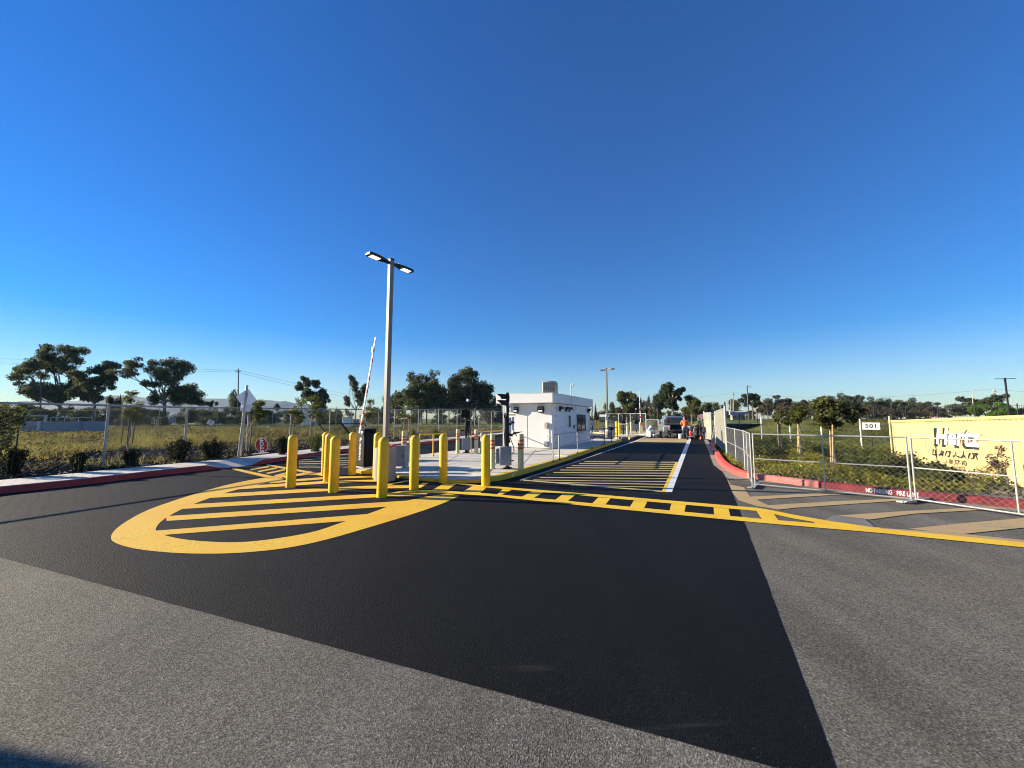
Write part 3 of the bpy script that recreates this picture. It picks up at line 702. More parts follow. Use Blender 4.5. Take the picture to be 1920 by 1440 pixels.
MB().lathe([(.055, 0), (.055, .05), (.03, .06)], 16, (0, 0, 0)).build('pivot', 'galv', t).matrix_local = frame_mtx(piv + Vector((0, .12, 0)), (1, 0, 0), (0, 0, 1))
dv = tip - piv
bands = [(0, .08, 0), (.08, .125, 1), (.125, .20, 0), (.20, .245, 1), (.245, .415, 0), (.415, .455, 1), (.455, .55, 0), (.55, .59, 1), (.59, .735, 0), (.735, .775, 1), (.775, .845, 0), (.845, .87, 1), (.87, 1.0, 0)]
arm_o = None
mb = MB(); 
ex = Vector((1, 0, 0)); 
for a, b, c in bands:
    mb.cur = c; hw = .042 - .014 * (a + b) / 2; 
    mid = piv + dv * ((a + b) / 2); z_ = dv.normalized(); x_ = (ex - z_ * ex.dot(z_)).normalized(); y_ = z_.cross(x_)
    mb.box(mid, (hw * 1.25 + (.004 if c else 0), .035 + (.004 if c else 0), dv.length * (b - a)), Matrix((x_, y_, z_)).transposed())
mb.build('barrier_arm', ['barrier_white', 'barrier_red'], t, smooth=False)
MB().box(piv + dv * .875 + Vector((-.035, -.02, 0)), (.06, .02, .16), bev=.005).build('arm_light', 'white_plastic', t)
# small yellow block on the island edge
p = G(688, 889, 0); t = thing('wheel_stop', 'short yellow concrete block at the island edge below the gate cabinet', 'concrete block', p, -.05)
MB().box((0, 0, .06), (.34, .14, .12), bev=.02).build('block', 'bollard_yellow', t)
# grey ground cabinet and hoop pole
p = G(754, 874.5, .15); t = thing('utility_cabinet', 'grey steel ground cabinet between the lamp base and the yellow bollard', 'cabinet', p, -ROAD_AZ + .25)
MB().box((0, 0, .30), (.30, .26, .58), bev=.012).build('body', 'grey_paint', t); MB().box((0, 0, .60), (.33, .29, .035), bev=.01).build('lid', 'grey_paint', t)
MB().box((-.04, -.134, .30), (.2, .01, .46), bev=.003).build('door', 'grey_paint', t); MB().box((.09, -.142, .33), (.03, .015, .07), bev=.004).build('handle', 'black_metal', t)
p = G(738, 872.5, .15); t = thing('delineator', 'low orange-capped marker seen over the top of the round concrete lamp base', 'marker', p)
MB().lathe([(.07, 0), (.07, .02), (.045, .03), (.045, .56)], 16).build('tube', 'beige', t); MB().box((0, 0, .60), (.2, .08, .08), bev=.02).build('cap', 'stripe_red', t)
p = G(767, 866, .15); t = thing('hoop_pole', 'thin tan pole bent over at the top, standing behind the yellow bollard', 'pole', p)
hh_ = .86; MB().tube([(0, 0, 0), (0, 0, hh_ - .06), (.02, 0, hh_ - .015), (.06, 0, hh_), (.16, .02, hh_)], .014, 8).build('tube', 'beige', t); MB().box((-.05, .0, .1), (.14, .12, .2), bev=.02).build('foot', 'concrete', t)

# ---- equipment posts
def local(t): return Matrix.LocRotScale(t.location, t.rotation_euler, None).inverted()
pe = G(951.5, 878.5, .15); t = thing('reader_post', 'near black equipment post with hooded signal lamps, white cameras and grey box', 'equipment post', pe, -ROAD_AZ + .28)
Lm = local(t); q = lambda x, y, dy=0: Lm @ D(x, y, pe.y + dy)
Hp = q(951, 736).z
MB().box((0, 0, .012), (.24, .24, .024), bev=.004).box((0, 0, Hp / 2), (.075, .075, Hp), bev=.008).build('post', 'black_metal', t)
MB().box((-.075, .05, Hp * .42), (.035, .035, Hp * .62)).build('conduit', 'galv_dull', t)
MB().box((0, 0, .03), (.16, .12, .05), bev=.01).tube([(-.01, -.05, .02), (.02, -.05, .1), (.0, -.05, .16)], .02).build('cable_gland', 'black_metal', t)
for yy in (743.5, 755):
    c = q(942, yy); h = MB().box((c.x + .05, c.y, c.z), (.16, .13, .14), bev=.01).build('signal_head', 'black_metal', t)
    zt = c.z + .07; MB().add([(c.x - .14, c.y - .09, zt), (c.x - .14, c.y + .09, zt), (c.x + .02, c.y + .075, zt + .005), (c.x + .02, c.y - .075, zt + .005), (c.x + .0, c.y - .075, zt - .12), (c.x, c.y + .075, zt - .12),
        (c.x - .14, c.y - .085, zt - .012), (c.x - .14, c.y + .085, zt - .012)], [(0, 3, 2, 1), (0, 4, 3), (1, 2, 5), (0, 1, 7, 6), (6, 7, 5, 4), (0, 6, 4), (1, 5, 7)]).build('visor', 'black_metal', h, smooth=False)
    MB().lathe([(.05, 0), (.05, .02), (.03, .03)], 14).build('lens', 'lens', h).matrix_local = frame_mtx((c.x - .03, c.y, c.z - .03), (0, 1, 0), (0, 0, 1))
c = q(953, 747); MB().box((c.x, c.y, c.z), (.07, .05, .22), bev=.006).build('back_plate', 'black_metal', t)
c = q(958.5, 767); MB().lathe([(.02, -.10), (.06, -.09), (.068, -.03), (.068, .05), (.055, .085), (.02, .1)], 18, c).build('camera_housing', 'white_plastic', t)
c = q(952, 778); MB().box((c.x + .05, c.y, c.z), (.36, .05, .03), bev=.006).box((c.x - .1, c.y, c.z - .04), (.03, .05, .1)).build('bracket_arm', 'black_metal', t)
for xx, y0, y1 in ((956.5, 783, 812), (962, 782, 806)):
    a, b = q(xx, y0), q(xx, y1); MB().tube([a, b], .035, 14).build('camera_tube', 'white_plastic', t)
    m_ = a.lerp(b, .42); MB().lathe([(.043, -.03), (.043, .03)], 14, m_).build('clamp', 'black_metal', t)
a = q(965, 812); MB().add([(a.x - .04, a.y - .1, a.z - .05), (a.x - .04, a.y + .1, a.z - .05), (a.x + .20, a.y - .1, a.z + .03), (a.x + .20, a.y + .1, a.z + .03), (a.x - .04, a.y - .1, a.z + .02), (a.x - .04, a.y + .1, a.z + .02), (a.x + .2, a.y - .1, a.z + .045), (a.x + .2, a.y + .1, a.z + .045)],
    [(0, 2, 3, 1), (4, 5, 7, 6), (0, 1, 5, 4), (2, 6, 7, 3), (0, 4, 6, 2), (1, 3, 7, 5)]).build('reader_tray', 'black_metal', t, smooth=False)
a = q(956, 815); MB().box((a.x + .01, a.y, a.z), (.16, .1, .07), (0, .3, 0), bev=.01).box((a.x - .03, a.y, a.z - .14), (.06, .07, .18), (0, -.25, 0), bev=.01).build('reader_body', 'black_metal', t)
for pts in ([(951, 790), (952.5, 805), (957, 822), (963, 838), (964, 847), (961, 850), (958, 851)], [(945, 780), (944.5, 800), (946.5, 830), (947, 838)], [(957, 783), (959, 792), (962, 797), (963, 808), (969, 818)], [(953, 812), (955.5, 825), (952, 836), (952.5, 840)], [(948.5, 779), (948, 800), (948.8, 836)]):
    MB().tube([q(x, y, -.03 + .01 * i) for i, (x, y) in enumerate(pts)], .012, 8).build('cable', 'wire_dark', t)
c = q(948, 854.5, -.14); MB().box(c, (.32, .15, .53), bev=.012).build('junction_box', 'grey_paint', t)
MB().box(c + Vector((0, -.079, 0)), (.28, .01, .48), bev=.003).build('box_door', 'grey_paint', t)
MB().box(c + Vector((-.21, .12, -.02)), (.14, .22, .42), bev=.01).build('side_box', 'grey_paint', t)
MB().box(c + Vector((.19, .03, -.14)), (.09, .04, .03), bev=.006).build('latch', 'black_metal', t); MB().box(c + Vector((-.18, 0, -.12)), (.04, .04, .06), bev=.006).build('latch', 'black_metal', t)
pf = G(874, 849, .15); t = thing('reader_post', 'black equipment post with long overhead arms and a dark screen box', 'equipment post', pf, -ROAD_AZ + .3)
Lm = local(t); q = lambda x, y, dy=0: Lm @ D(x, y, pf.y + dy)
Hp = q(876, 754).z
MB().box((0, 0, .012), (.24, .24, .024), bev=.004).box((0, 0, Hp / 2), (.085, .085, Hp), bev=.008).build('post', 'black_metal', t)
for a, b in (((852, 762.5), (884, 760)), ((862, 755.5), (897, 754)), ((878, 757), (896, 751.5))):
    A, B = q(*a), q(*b); MB().tube([A, B], .045, 6).build('overhead_arm', 'black_metal', t)
c = q(872.5, 776); MB().box(c, (.33, .16, .34), bev=.012).build('screen_box', 'black_box', t)
c = q(879, 778); MB().box(c, (.14, .12, .36), bev=.012).build('controller', 'black_metal', t)
for k, (a, b) in enumerate((((876, 790), (874, 800)), ((878, 790), (879, 812)), ((880, 789), (876, 806)))):
    A, B = q(*a), q(*b); MB().tube([A, A.lerp(B, .5) + Vector((.05 * (k - 1), 0, 0)), B], .045, 8).build('reader_body', 'black_metal', t)
for pts in ([(873, 795), (872, 812), (874, 824)], [(881, 795), (883, 812), (879, 826)], [(877, 812), (879, 820), (876, 827)], [(884, 790), (891, 806)]):
    MB().tube([q(x, y, -.04) for x, y in pts], .018, 6).build('cable', 'wire_dark', t)
c = q(867.5, 807); MB().box(c, (.14, .1, .06), bev=.01).build('camera', 'black_metal', t)
c = q(877.5, 750.5); MB().lathe([(.05, -.05), (.06, 0), (.04, .05), (.01, .06)], 12, c).build('camera_dome', 'white_plastic', t)
c = q(874.5, 832.5, -.12); MB().box(c, (.34, .16, .50), bev=.012).build('junction_box', 'grey_paint', t)
c = q(877, 846); MB().box(c, (.05, .05, .12)).build('conduit', 'black_metal', t)
c = q(878, 838, .1); MB().box(c, (.1, .08, .5), bev=.01).build('side_box', 'off_white', t)

# ---- guard booth
pb = G(1036.5, 841.5, .15)
t = thing('guard_booth', 'white flat-roofed guard booth with two windows on its lane side', 'guard booth', pb, -ROAD_AZ)
BL, BW, BH = 6.8, 2.66, 2.14
w_ = MB().box((-BW / 2, BL / 2, BH / 2 + .02), (BW, BL, BH), bev=.006)
w_.build('wall', 'white_wall', t, smooth=False)
m = MB()
for yy in (.02, 3.7, BL - .03): m.box((.008, yy, BH / 2), (.016, .05, BH - .03))
for xx in (-.02, -1.35, -BW + .02): m.box((xx, -.006, BH / 2), (.045, .012, BH - .03))
m.box((.007, BL / 2 + 1.8, .52), (.014, 3.0, .03)).box((.006, 1.85, .52), (.012, 3.5, .02)).box((0.0, BL / 2, .035), (.05, BL, .05)); m.build('wall_trim', 'white_wall', t, smooth=False)
rf = MB().box((-BW / 2 - .02, BL / 2 - .08, BH + .26), (BW + .36, BL + .62, .46), bev=.012).build('roof', 'white_wall', t, smooth=False)
MB().box((-BW / 2 - .02, BL / 2 - .08, BH + .495), (BW + .38, BL + .64, .022), bev=.006).build('coping', 'off_white', rf)
for xx, nm in ((-.56, 0), (-1.92, 0)):
    h = MB().box((xx, -.10, 1.93), (.30, .2, .15), bev=.02).add([(xx - .15, -.03, 1.86), (xx + .15, -.03, 1.86), (xx + .15, -.2, 1.86), (xx - .15, -.2, 1.86), (xx - .14, -.03, 1.70), (xx + .14, -.03, 1.70), (xx + .14, -.12, 1.74), (xx - .14, -.12, 1.74)],
        [(4, 5, 6, 7), (0, 3, 7, 4), (1, 5, 6, 2), (0, 4, 5, 1), (3, 2, 6, 7)]).build('wall_lamp', 'black_metal', t, smooth=False)
    MB().add([(xx - .12, -.19, 1.855), (xx + .12, -.19, 1.855), (xx + .115, -.127, 1.75), (xx - .115, -.127, 1.75)], [(0, 1, 2, 3)]).box((xx, -.155, 1.80), (.22, .05, .09), bev=.008).build('lens', 'lens', h)
for yy, s in ((1.05, .26), (2.0, .2), (2.55, .22), (6.3, .26)):
    h = MB().box((.10, yy, 1.96), (.17, s, .14), bev=.015).box((.03, yy, 1.86), (.05, s * .8, .16), bev=.01).build('wall_lamp', 'black_metal', t)
    MB().box((.135, yy, 1.88), (.07, s * .7, .03), bev=.005).build('lens', 'lens', h)
MB().tube([(.03, 1.1, 1.93), (.06, 1.6, 1.99), (.05, 2.2, 1.95), (.05, 3.2, 1.97), (.03, 3.4, 1.8)], .018).tube([(.02, .3, 2.0), (.03, .55, 1.9), (.02, .62, 1.78)], .012).build('conduit', 'grey_paint', t)
def window(y0, y1, z0, z1, mull):
    f = MB(); y, z, b = (y0 + y1) / 2, (z0 + z1) / 2, .05
    f.box((.012, y0 + b / 2, z), (.05, b, z1 - z0)).box((.012, y1 - b / 2, z), (.05, b, z1 - z0)).box((.011, y, z0 + b / 2), (.06, y1 - y0 - 2 * b, b)).box((.011, y, z1 - b / 2), (.05, y1 - y0 - 2 * b, b))
    if mull: f.box((.01, y, z), (.045, .035, z1 - z0 - 2 * b))
    o = f.build('window', 'off_white' if not mull else 'black_metal', t, smooth=False)
    MB().box((.008, y, z), (.02, y1 - y0 - .06, z1 - z0 - .06)).build('pane', 'dark_glass', o, smooth=False)
    return o
window(2.36, 2.80, .93, 1.63, False); wo = window(3.95, 5.70, .62, 1.66, True)
MB().box((.035, 4.82, .66), (.14, 1.7, .03)).build('sill', 'off_white', wo)
m = MB()
for z_ in (.25, .9, 1.55): m.box((.02, .42, z_), (.03, .03, .12), bev=.004)
m.build('hinge', 'galv', t); MB().box((.035, 3.35, .98), (.06, .04, .2), bev=.01).box((.05, 3.3, .92), (.02, .12, .03)).build('door_handle', 'black_metal', t)
MB().box((.03, 3.8, .42), (.06, .12, .12), bev=.01).box((.02, 1.3, .98), (.03, .06, .03)).build('outlet', 'grey_paint', t)
MB().box((.016, 5.0, .32), (.02, 1.4, .30), bev=.004).build('vent_panel', 'off_white', t)
MB().box((-.30, -.065, 1.10), (.17, .12, .28), bev=.012).build('electric_box', 'beige', t)
MB().box((-.30, -.065, .22), (.19, .13, .24), bev=.012).build('electric_box', 'grey_paint', t)
MB().tube([(-.27, -.04, .95), (-.27, -.04, .35)], .014).tube([(-.4, -.04, .62), (-.27, -.05, .60), (-.16, -.05, .55)], .018).tube([(-.06, -.035, 2.1), (-.06, -.035, .5)], .012).build('conduit', 'off_white', t)
ac = thing('air_conditioner', 'square beige rooftop air conditioner with dark grilles on the guard booth', 'air conditioner', (0, 0, 0))
AC = Matrix.LocRotScale(pb, Euler((0, 0, -ROAD_AZ)), None) @ Vector((-.62, 1.35, BH + .50)); ac.location = AC; ac.rotation_euler = (0, 0, -ROAD_AZ + .28)
MB().box((0, 0, .34), (.74, .74, .66), bev=.03).build('casing', 'beige', ac)
m = MB()
for k in range(9): m.box((0, -.372, .10 + .06 * k), (.60, .014, .012))
for k in range(7): m.box((-.27 + .09 * k, -.374, .34), (.012, .012, .54))
MB().box((0, -.366, .34), (.60, .02, .54)).build('grille', 'grille', ac); m.build('guard', 'beige', ac, smooth=False)
MB().box((.374, 0, .34), (.01, .6, .54)).build('grille', 'grille', ac); MB().box((-.374, 0, .34), (.01, .6, .5)).build('side_panel', 'off_white', ac)
MB().lathe([(.28, 0), (.3, .03), (.1, .05)], 24, (0, 0, .67)).build('fan_cover', 'grille', ac)
an = thing('antenna_mast', 'thin white mast with a small camera on the lane edge of the booth roof', 'mast', Matrix.LocRotScale(pb, Euler((0, 0, -ROAD_AZ)), None) @ Vector((.20, 2.35, BH - .1)))
MB().tube([(0, 0, 0), (0, 0, 1.22)], .022).build('mast', 'off_white', an); MB().lathe([(.02, 0), (.055, .03), (.055, .12), (.02, .15)], 12, (.09, 0, 1.1)).box((.05, 0, 1.12), (.1, .03, .03)).build('camera', 'white_plastic', an)
p = G(1048, 855.5, .15); t = thing('concrete_pad', 'flat white board lying on the slab behind the handrail', 'board', p, -ROAD_AZ); MB().box((.1, .1, .02), (.5, .28, .04), bev=.006).build('board', 'off_white', t)

# ---- handrails
def handrail(name, lab, pts, h, m, mid=True, r=.021, z0=.15, zs=None, uturn=False, cat='handrail'):
    P = [G(x, y, z0) for x, y in pts]; t = thing(name, lab, cat, P[0]); o = P[0]; L = [p_ - o for p_ in P]
    for v in L:
        MB().tube([v, v + Vector((0, 0, h - .0))], r, 10).build('rail_post', m, t)
        MB().lathe([(.06, 0), (.06, .012), (.03, .03), (.026, .05)], 12, v).build('base_plate', 'black_metal' if m == 'galv_dull' else m, t)
    MB().tube([v + Vector((0, 0, h)) for v in L], r, 10).build('top_rail', m, t)
    if mid: MB().tube([v + Vector((0, 0, h * .52)) for v in L], r * .85, 8).build('mid_rail', m, t)
    return t
handrail('handrail', 'short grey pipe handrail end in front of the booth corner, two close posts', [(1036.5, 866), (1048.5, 862)], .88, 'galv_dull', False)
handrail('handrail', 'long grey pipe handrail following the yellow kerb past the booth window', [(1048.9, 861.2), (1083, 850), (1110.5, 841), (1131, 834.5)], .88, 'galv_dull', True)
handrail('handrail', 'dark pipe handrail at the far tip of the island', [(1134, 833), (1147, 829.5), (1158, 826)], .86, 'black_metal', True)
def yellow_rail(lab, pts):
    return handrail('handrail', lab, pts, .84, 'bollard_yellow', False, .026, .15)
yellow_rail('yellow pipe rail on the left edge of the island behind the far equipment post', [(883, 846.5), (921, 842), (947, 839)])
yellow_rail('yellow pipe rail on the left edge of the island between two yellow bollards', [(786, 857.5), (812, 855), (836, 852.5)])
# ================================================================== THINGS: fences, signs, container
def chain(mb, w, h, half, step, r, x0=0.0, z0=0.0):
    """interlocking zigzag wires in the local xz plane"""
    nx, nz = max(1, int(round(w / half))), max(2, int(round(h / step)))
    hx, sz = w / nx, h / nz; V, Fs = [], []
    A = [(r, 0), (-r * .5, r * .87), (-r * .5, -r * .87)]
    for i in range(nx):
        o = len(V)
        for k in range(nz + 1):
            px = x0 + hx * (i + ((k + i) % 2)); pz = z0 + sz * k; dy = r * (1 if (k + i) % 2 else -1)
            for a, b in A: V.append((px + a, dy + b, pz))
        for k in range(nz):
            a = o + 3 * k
            for j in range(3): Fs.append((a + j, a + (j + 1) % 3, a + 3 + (j + 1) % 3, a + 3 + j))
    mb.add(V, Fs); return mb
def lay(o, a, b):                                            # put a panel built along local x from a to b
    d = Vector(b) - Vector(a); o.location = a; o.rotation_euler = (0, -math.asin(max(-1, min(1, d.z / d.length))), math.atan2(d.y, d.x)); return d.length

# ---- left chain-link fence: posts, rail and mesh bays
FP = [(-999, 745, 0), (193, 760, 877), (344, 764, 860), (462, 765, 846), (543, 766, 835.5), (617, 767, 828), (684, 768, 823), (739, 768, 820), (784, 768, 818), (822, 767, 816), (857, 768.5, 814), (897, 770, 812), (922, 771, 811), (962, 772, 809), (1010, 773, 807)]
fence = None; pts = []
for x, yt, yb in FP:
    if x < -900: pts.append((Vector((-14.3, 5.9, gz(-14.3, 5.9))), 1.95)); continue
    b = G(x, yb, .15); top = D(x, yt, b.y); pts.append((Vector((b.x, b.y, gz(b.x, b.y))), top.z))
fence = thing('chain_link_fence', 'long chain-link fence on steel posts in front of the wild field on the left', 'fence', pts[0][0])
o = pts[0][0]
for (p, zt) in pts:
    MB().tube([p - o, Vector((p.x, p.y, zt)) - o], .032, 10).lathe([(.04, zt - p.z - .01), (.04, zt - p.z + .02), (.012, zt - p.z + .06)], 10, p - o).build('fence_post', 'fence_post', fence)
m = MB()
for (p, zp), (q_, zq) in zip(pts[:-1], pts[1:]):
    A, B = Vector((p.x, p.y, zp)) - o, Vector((q_.x, q_.y, zq)) - o; m.tube([A, B], .030, 10)
m.build('top_rail', 'fence_post', fence)
bay = {}
for (p, zp), (q_, zq) in zip(pts[:-1], pts[1:]):
    A, B = Vector((p.x, p.y, p.z + .05)) - o, Vector((q_.x, q_.y, q_.z + .05)) - o; L = (B - A).length; near = p.y < 22
    Hh = min(zp - p.z, zq - q_.z) - .03
    key = near
    if key not in bay:
        bay[key] = MB(); chain(bay[key], 3.0, 1.8, .045 if near else .06, .05 if near else .065, .0017 if near else .002)
        c = bay[key].build('mesh_bay', 'fence_wire', fence, smooth=False); bay[key] = c
    else:
        c = bay[key].copy(); COL.objects.link(c)
    c.parent = fence; lay(c, A, B); c.scale = (L / 3.0, 1, Hh / 1.8)
# leaning support pipe and hanging plates
p = G(1180 / 4 + 420 - 2, 815, .15)
for (x, y, w_, h_, rz_, lab, mm) in [(323, 788, .20, .20, 0, 'small grey square plate hung on the chain-link fence', 'grey_paint'), (395, 792, .19, .17, .5, 'small pale notice hanging crooked on the chain-link fence beside a post', 'off_white')]:
    yy = 13.2; c = D(x, y, yy - .06); t = thing('fence_notice', lab, 'sign', c, .25); ob = MB().box((0, 0, 0), (w_, .008, h_), bev=.003).build('plate', mm, t); ob.rotation_euler = (0, rz_, 0)
    ob2 = MB().tube([(-.06, .0, h_ * .5 - .02), (-.06, .03, h_ * .5)], .004, 6).tube([(.06, .0, h_ * .5 - .02), (.06, .03, h_ * .5)], .004, 6)
    if mm == 'off_white':
        ob2.build('tie', 'galv_dull', t); m = MB()
        for k in range(3): m.box((0, -.0055, .045 - .04 * k), (.12 - .03 * k, .002, .014))
        m.build('printing', 'barrier_red', t, smooth=False).rotation_euler = (0, rz_, 0)
    else: ob2.build('tie', 'galv_dull', t)
# ---- far perimeter fence across the field
yF = 54.0
xs = [-30, 20, 106, 178, 228, 298, 352, 407, 470, 511, 571, 630, 659, 710, 770, 830, 890, 950, 1010, 1070]
P = [GD(x, yF + 2.0 * math.sin(i), 0.0) for i, x in enumerate(xs)]
for p_ in P: p_.z = gz(p_.x, p_.y) 
t = thing('perimeter_fence', 'distant grey perimeter fence with angled barbed-wire arms across the left field', 'fence', P[0]); o = P[0]
HF = 2.55
for i, p_ in enumerate(P):
    MB().tube([p_ - o, p_ - o + Vector((0, 0, HF)), p_ - o + Vector((.12, -.2, HF + .32))], .04, 6).build('fence_post', 'fence_post', t)
m = MB()
for a, b in zip(P[:-1], P[1:]):
    for hz, dx in ((HF, 0), (HF + .1, .06), (HF + .22, .15)): m.tube([a - o + Vector((dx * .4, -dx, hz)), b - o + Vector((dx * .4, -dx, hz))], .016 if dx == 0 else .006, 5)
m.build('top_rail', 'fence_wire', t)
src = None
for a, b in zip(P[:-1], P[1:]):
    if src is None: src = chain(MB(), 4, 2.5, .16, .16, .006).build('mesh_bay', 'fence_wire', t, smooth=False); c = src
    else: c = src.copy(); COL.objects.link(c)
    c.parent = t; L = lay(c, a - o, b - o); c.scale = (L / 4, 1, 1)

# ---- leaning screen panel behind the kerb
a = D(598, 795, 21.0); b = D(684, 793, 22.5); zb = gz(a.x, a.y)
t = thing('screened_fence', 'dark mesh fence panel leaning over behind the left pavement', 'fence panel', (a.x, a.y, zb), math.atan2(b.y - a.y, b.x - a.x))
W = math.hypot(b.x - a.x, b.y - a.y); Hs = a.z - zb
m = MB(); bot = .75
m.tube([(0, 0, Hs), (W, 0, Hs)], .03, 8).tube([(0, 0, Hs), (bot, -.5, .05)], .03, 8).tube([(W, 0, Hs), (W + .2, -.5, .05)], .03, 8).tube([(bot, -.5, .05), (W + .2, -.5, .05)], .03, 8).tube([(W * .48, -.02, Hs), (W * .78, -.5, .05)], .05, 8)
m.build('frame', 'black_metal', t)
V = []; N = 14
for i in range(N + 1):
    for k in range(9):
        u, v = i / N, k / 8; x0 = u * W; x1 = bot + u * (W + .2 - bot); V.append((x0 + (x1 - x0) * v, -.5 * v + .02 * math.sin(i * 1.3 + k), Hs + (.05 - Hs) * v))
mesh = MB(); chain(mesh, W - bot - .1, Hs - .12, .03, .03, .006, bot + .02, .06)
cm = mesh.build('mesh', 'screen', t, smooth=False); cm.location = (0, -.5, 0); cm.rotation_euler = (-math.atan2(.5, Hs), 0, 0)

# ---- backs of road signs on the left
p = G(447, 857.5, .15); Y = p.y
t = thing('road_sign', 'leaning post with a diamond sign and small plate seen from behind', 'road sign', p, .12)
Lm = local(t); q = lambda x, y, dy=0: Lm @ D(x, y, Y + dy)
A, B = q(446.5, 857.5), q(463.5, 722)
MB().tube([A - Vector((0, 0, .1)), B], .038, 8).build('sign_post', 'bright_galv', t)
MB().tube([q(452, 848, .12) - Vector((0, 0, .15)), q(462, 735, .05)], .026, 8).build('sign_post', 'galv', t)
c = q(460.5, 747, -.03); s_ = .36; d = MB()
oct_ = [(0, s_), (.05, s_ - .03), (s_ - .03, .05), (s_, 0), (s_ - .03, -.05), (.05, -s_ + .03), (0, -s_), (-.05, -s_ + .03), (-s_ + .03, -.05), (-s_, 0), (-s_ + .03, .05), (-.05, s_ - .03)]
d.add([(x, -.002, z) for x, z in oct_] + [(x, .002, z) for x, z in oct_], [tuple(range(12)), tuple(range(12, 24))[::-1]] + [(i, 12 + i, 12 + (i + 1) % 12, (i + 1) % 12) for i in range(12)])
ob = d.build('sign_plate', 'sign_white', t, smooth=False); ob.location = c + Vector((0, .055, .0)); ob.rotation_euler = (0, .12, 1.0)
c = q(459.5, 764.5, -.03); ob = MB().box((0, 0, 0), (.34, .005, .26), bev=.002).build('small_plate', 'sign_white', t); ob.location = c + Vector((0, .05, 0)); ob.rotation_euler = (0, .12, .2)
MB().box(q(461, 747), (.06, .05, .5), (0, .12, 0)).build('channel', 'galv_dull', t)

# ---- fallen stop sign
c = D(490.5, 835, 14.6); t = thing('stop_sign', 'red octagonal STOP sign lying on its side against the shrubs at the left kerb', 'stop sign', c, -.25)
def octagon(s, y0, y1):
    o8 = [(s * math.cos(R(22.5 + 45 * k)), s * math.sin(R(22.5 + 45 * k))) for k in range(8)]
    return MB().add([(x, y0, z) for x, z in o8] + [(x, y1, z) for x, z in o8], [tuple(range(8)), tuple(range(8, 16))[::-1]] + [(i, 8 + i, 8 + (i + 1) % 8, (i + 1) % 8) for i in range(8)])
k1 = octagon(.305, 0, .004).build('sign_plate', 'sign_white', t, smooth=False); k2 = octagon(.285, -.003, -.0005).build('red_face', 'sign_red', t, smooth=False)
k3 = text_mesh('lettering', 'STOP', 'sign_white', .23, t, offset=.006, extrude=.0005, mtx=Euler((.12, 0, 0)).to_matrix().to_4x4() @ frame_mtx((0.02, -.0045, 0), (0, 0, 1), (-1, 0, 0)))
for ob in (k1, k2): ob.rotation_euler = (.12, 0, 0)
MB().tube([(-.35, -.05, -.33), (.34, .0, -.27)], .02, 8).build('broken_post', 'galv_dull', t)

# ---- right side temporary panels
def temp_panel(lab, a, b, h, half=.05, step=.05, r=.003, midrail=True, midpost=True, mm='bright_galv', mesh='galv', grp='temporary chain-link panels by the right kerb', post_r=.0165):
    d = b - a; L = math.hypot(d.x, d.y); t = thing('temporary_fence', lab, 'fence panel', a, math.atan2(d.y, d.x), grp)
    slope = math.atan2(d.z, L)
    m = MB(); m.tube([(0, 0, .0), (0, 0, h)], post_r, 10).tube([(L, 0, d.z), (L, 0, h + d.z)], post_r, 10)
    m.tube([(0, 0, h - .02), (L, 0, h + d.z - .02)], post_r * .95, 10).tube([(0, 0, .05), (L, 0, .05 + d.z)], post_r * .95, 10)
    m.build('frame', mm, t)
    if midrail: MB().tube([(0, 0, h * .52), (L, 0, h * .52 + d.z)], post_r * .75, 8).build('mid_rail', mm, t)
    if midpost: MB().tube([(L * .5, 0, .05 + d.z * .5), (L * .5, 0, h + d.z * .5 - .02)], post_r * .85, 8).build('mid_post', mm, t)
    c = chain(MB(), L - .02, h - .08, half, step, r, .01, .06).build('mesh', mesh, t, smooth=False); c.rotation_euler = (0, -slope, 0)
    return t
def foot(t, x, dz=0):
    m = MB(); m.tube([(x, -.45, .03 + dz), (x, .45, .03 + dz)], .02, 8).tube([(x, -.45, .03 + dz), (x - .1, -.45, .03 + dz)], .02, 8).box((x, 0, .045 + dz), (.10, .9, .014)).build('foot', 'galv', t)
HP = 1.23
A, B_, Cc = G(1416.5, 912), G(1718, 941), G(2010, 984)
Cc = B_ + (Cc - B_).normalized() * 2.45
t = temp_panel('temporary chain-link panel along the right kerb, from the corner to the dark bush', A, B_ + (A - B_).normalized() * .06, HP); foot(t, 0)
t = temp_panel('nearest temporary chain-link panel, running out of the photograph on the right', B_, Cc, HP); foot(t, 0.0)
t = temp_panel('further temporary chain-link panel continuing out of view on the right', Cc + (Cc - B_).normalized() * .06, Cc + (Cc - B_).normalized() * 2.5, HP); foot(t, 0)
c0 = G(1411, 909); c1 = G(1398, 886); c2 = G(1381, 870.5); c3 = G(1364, 857)
temp_panel('narrow chain-link panel turning the corner at the right kerb', c0, c1, HP, midpost=True, mesh='galv')
temp_panel('chain-link panel one bay behind the corner along the right kerb', c1 + Vector((.03, .06, 0)), c2, HP, midpost=False)
temp_panel('far low chain-link panel ending at the tall white gate post', c2 + Vector((.03, .06, 0)), c3, HP, midpost=False)
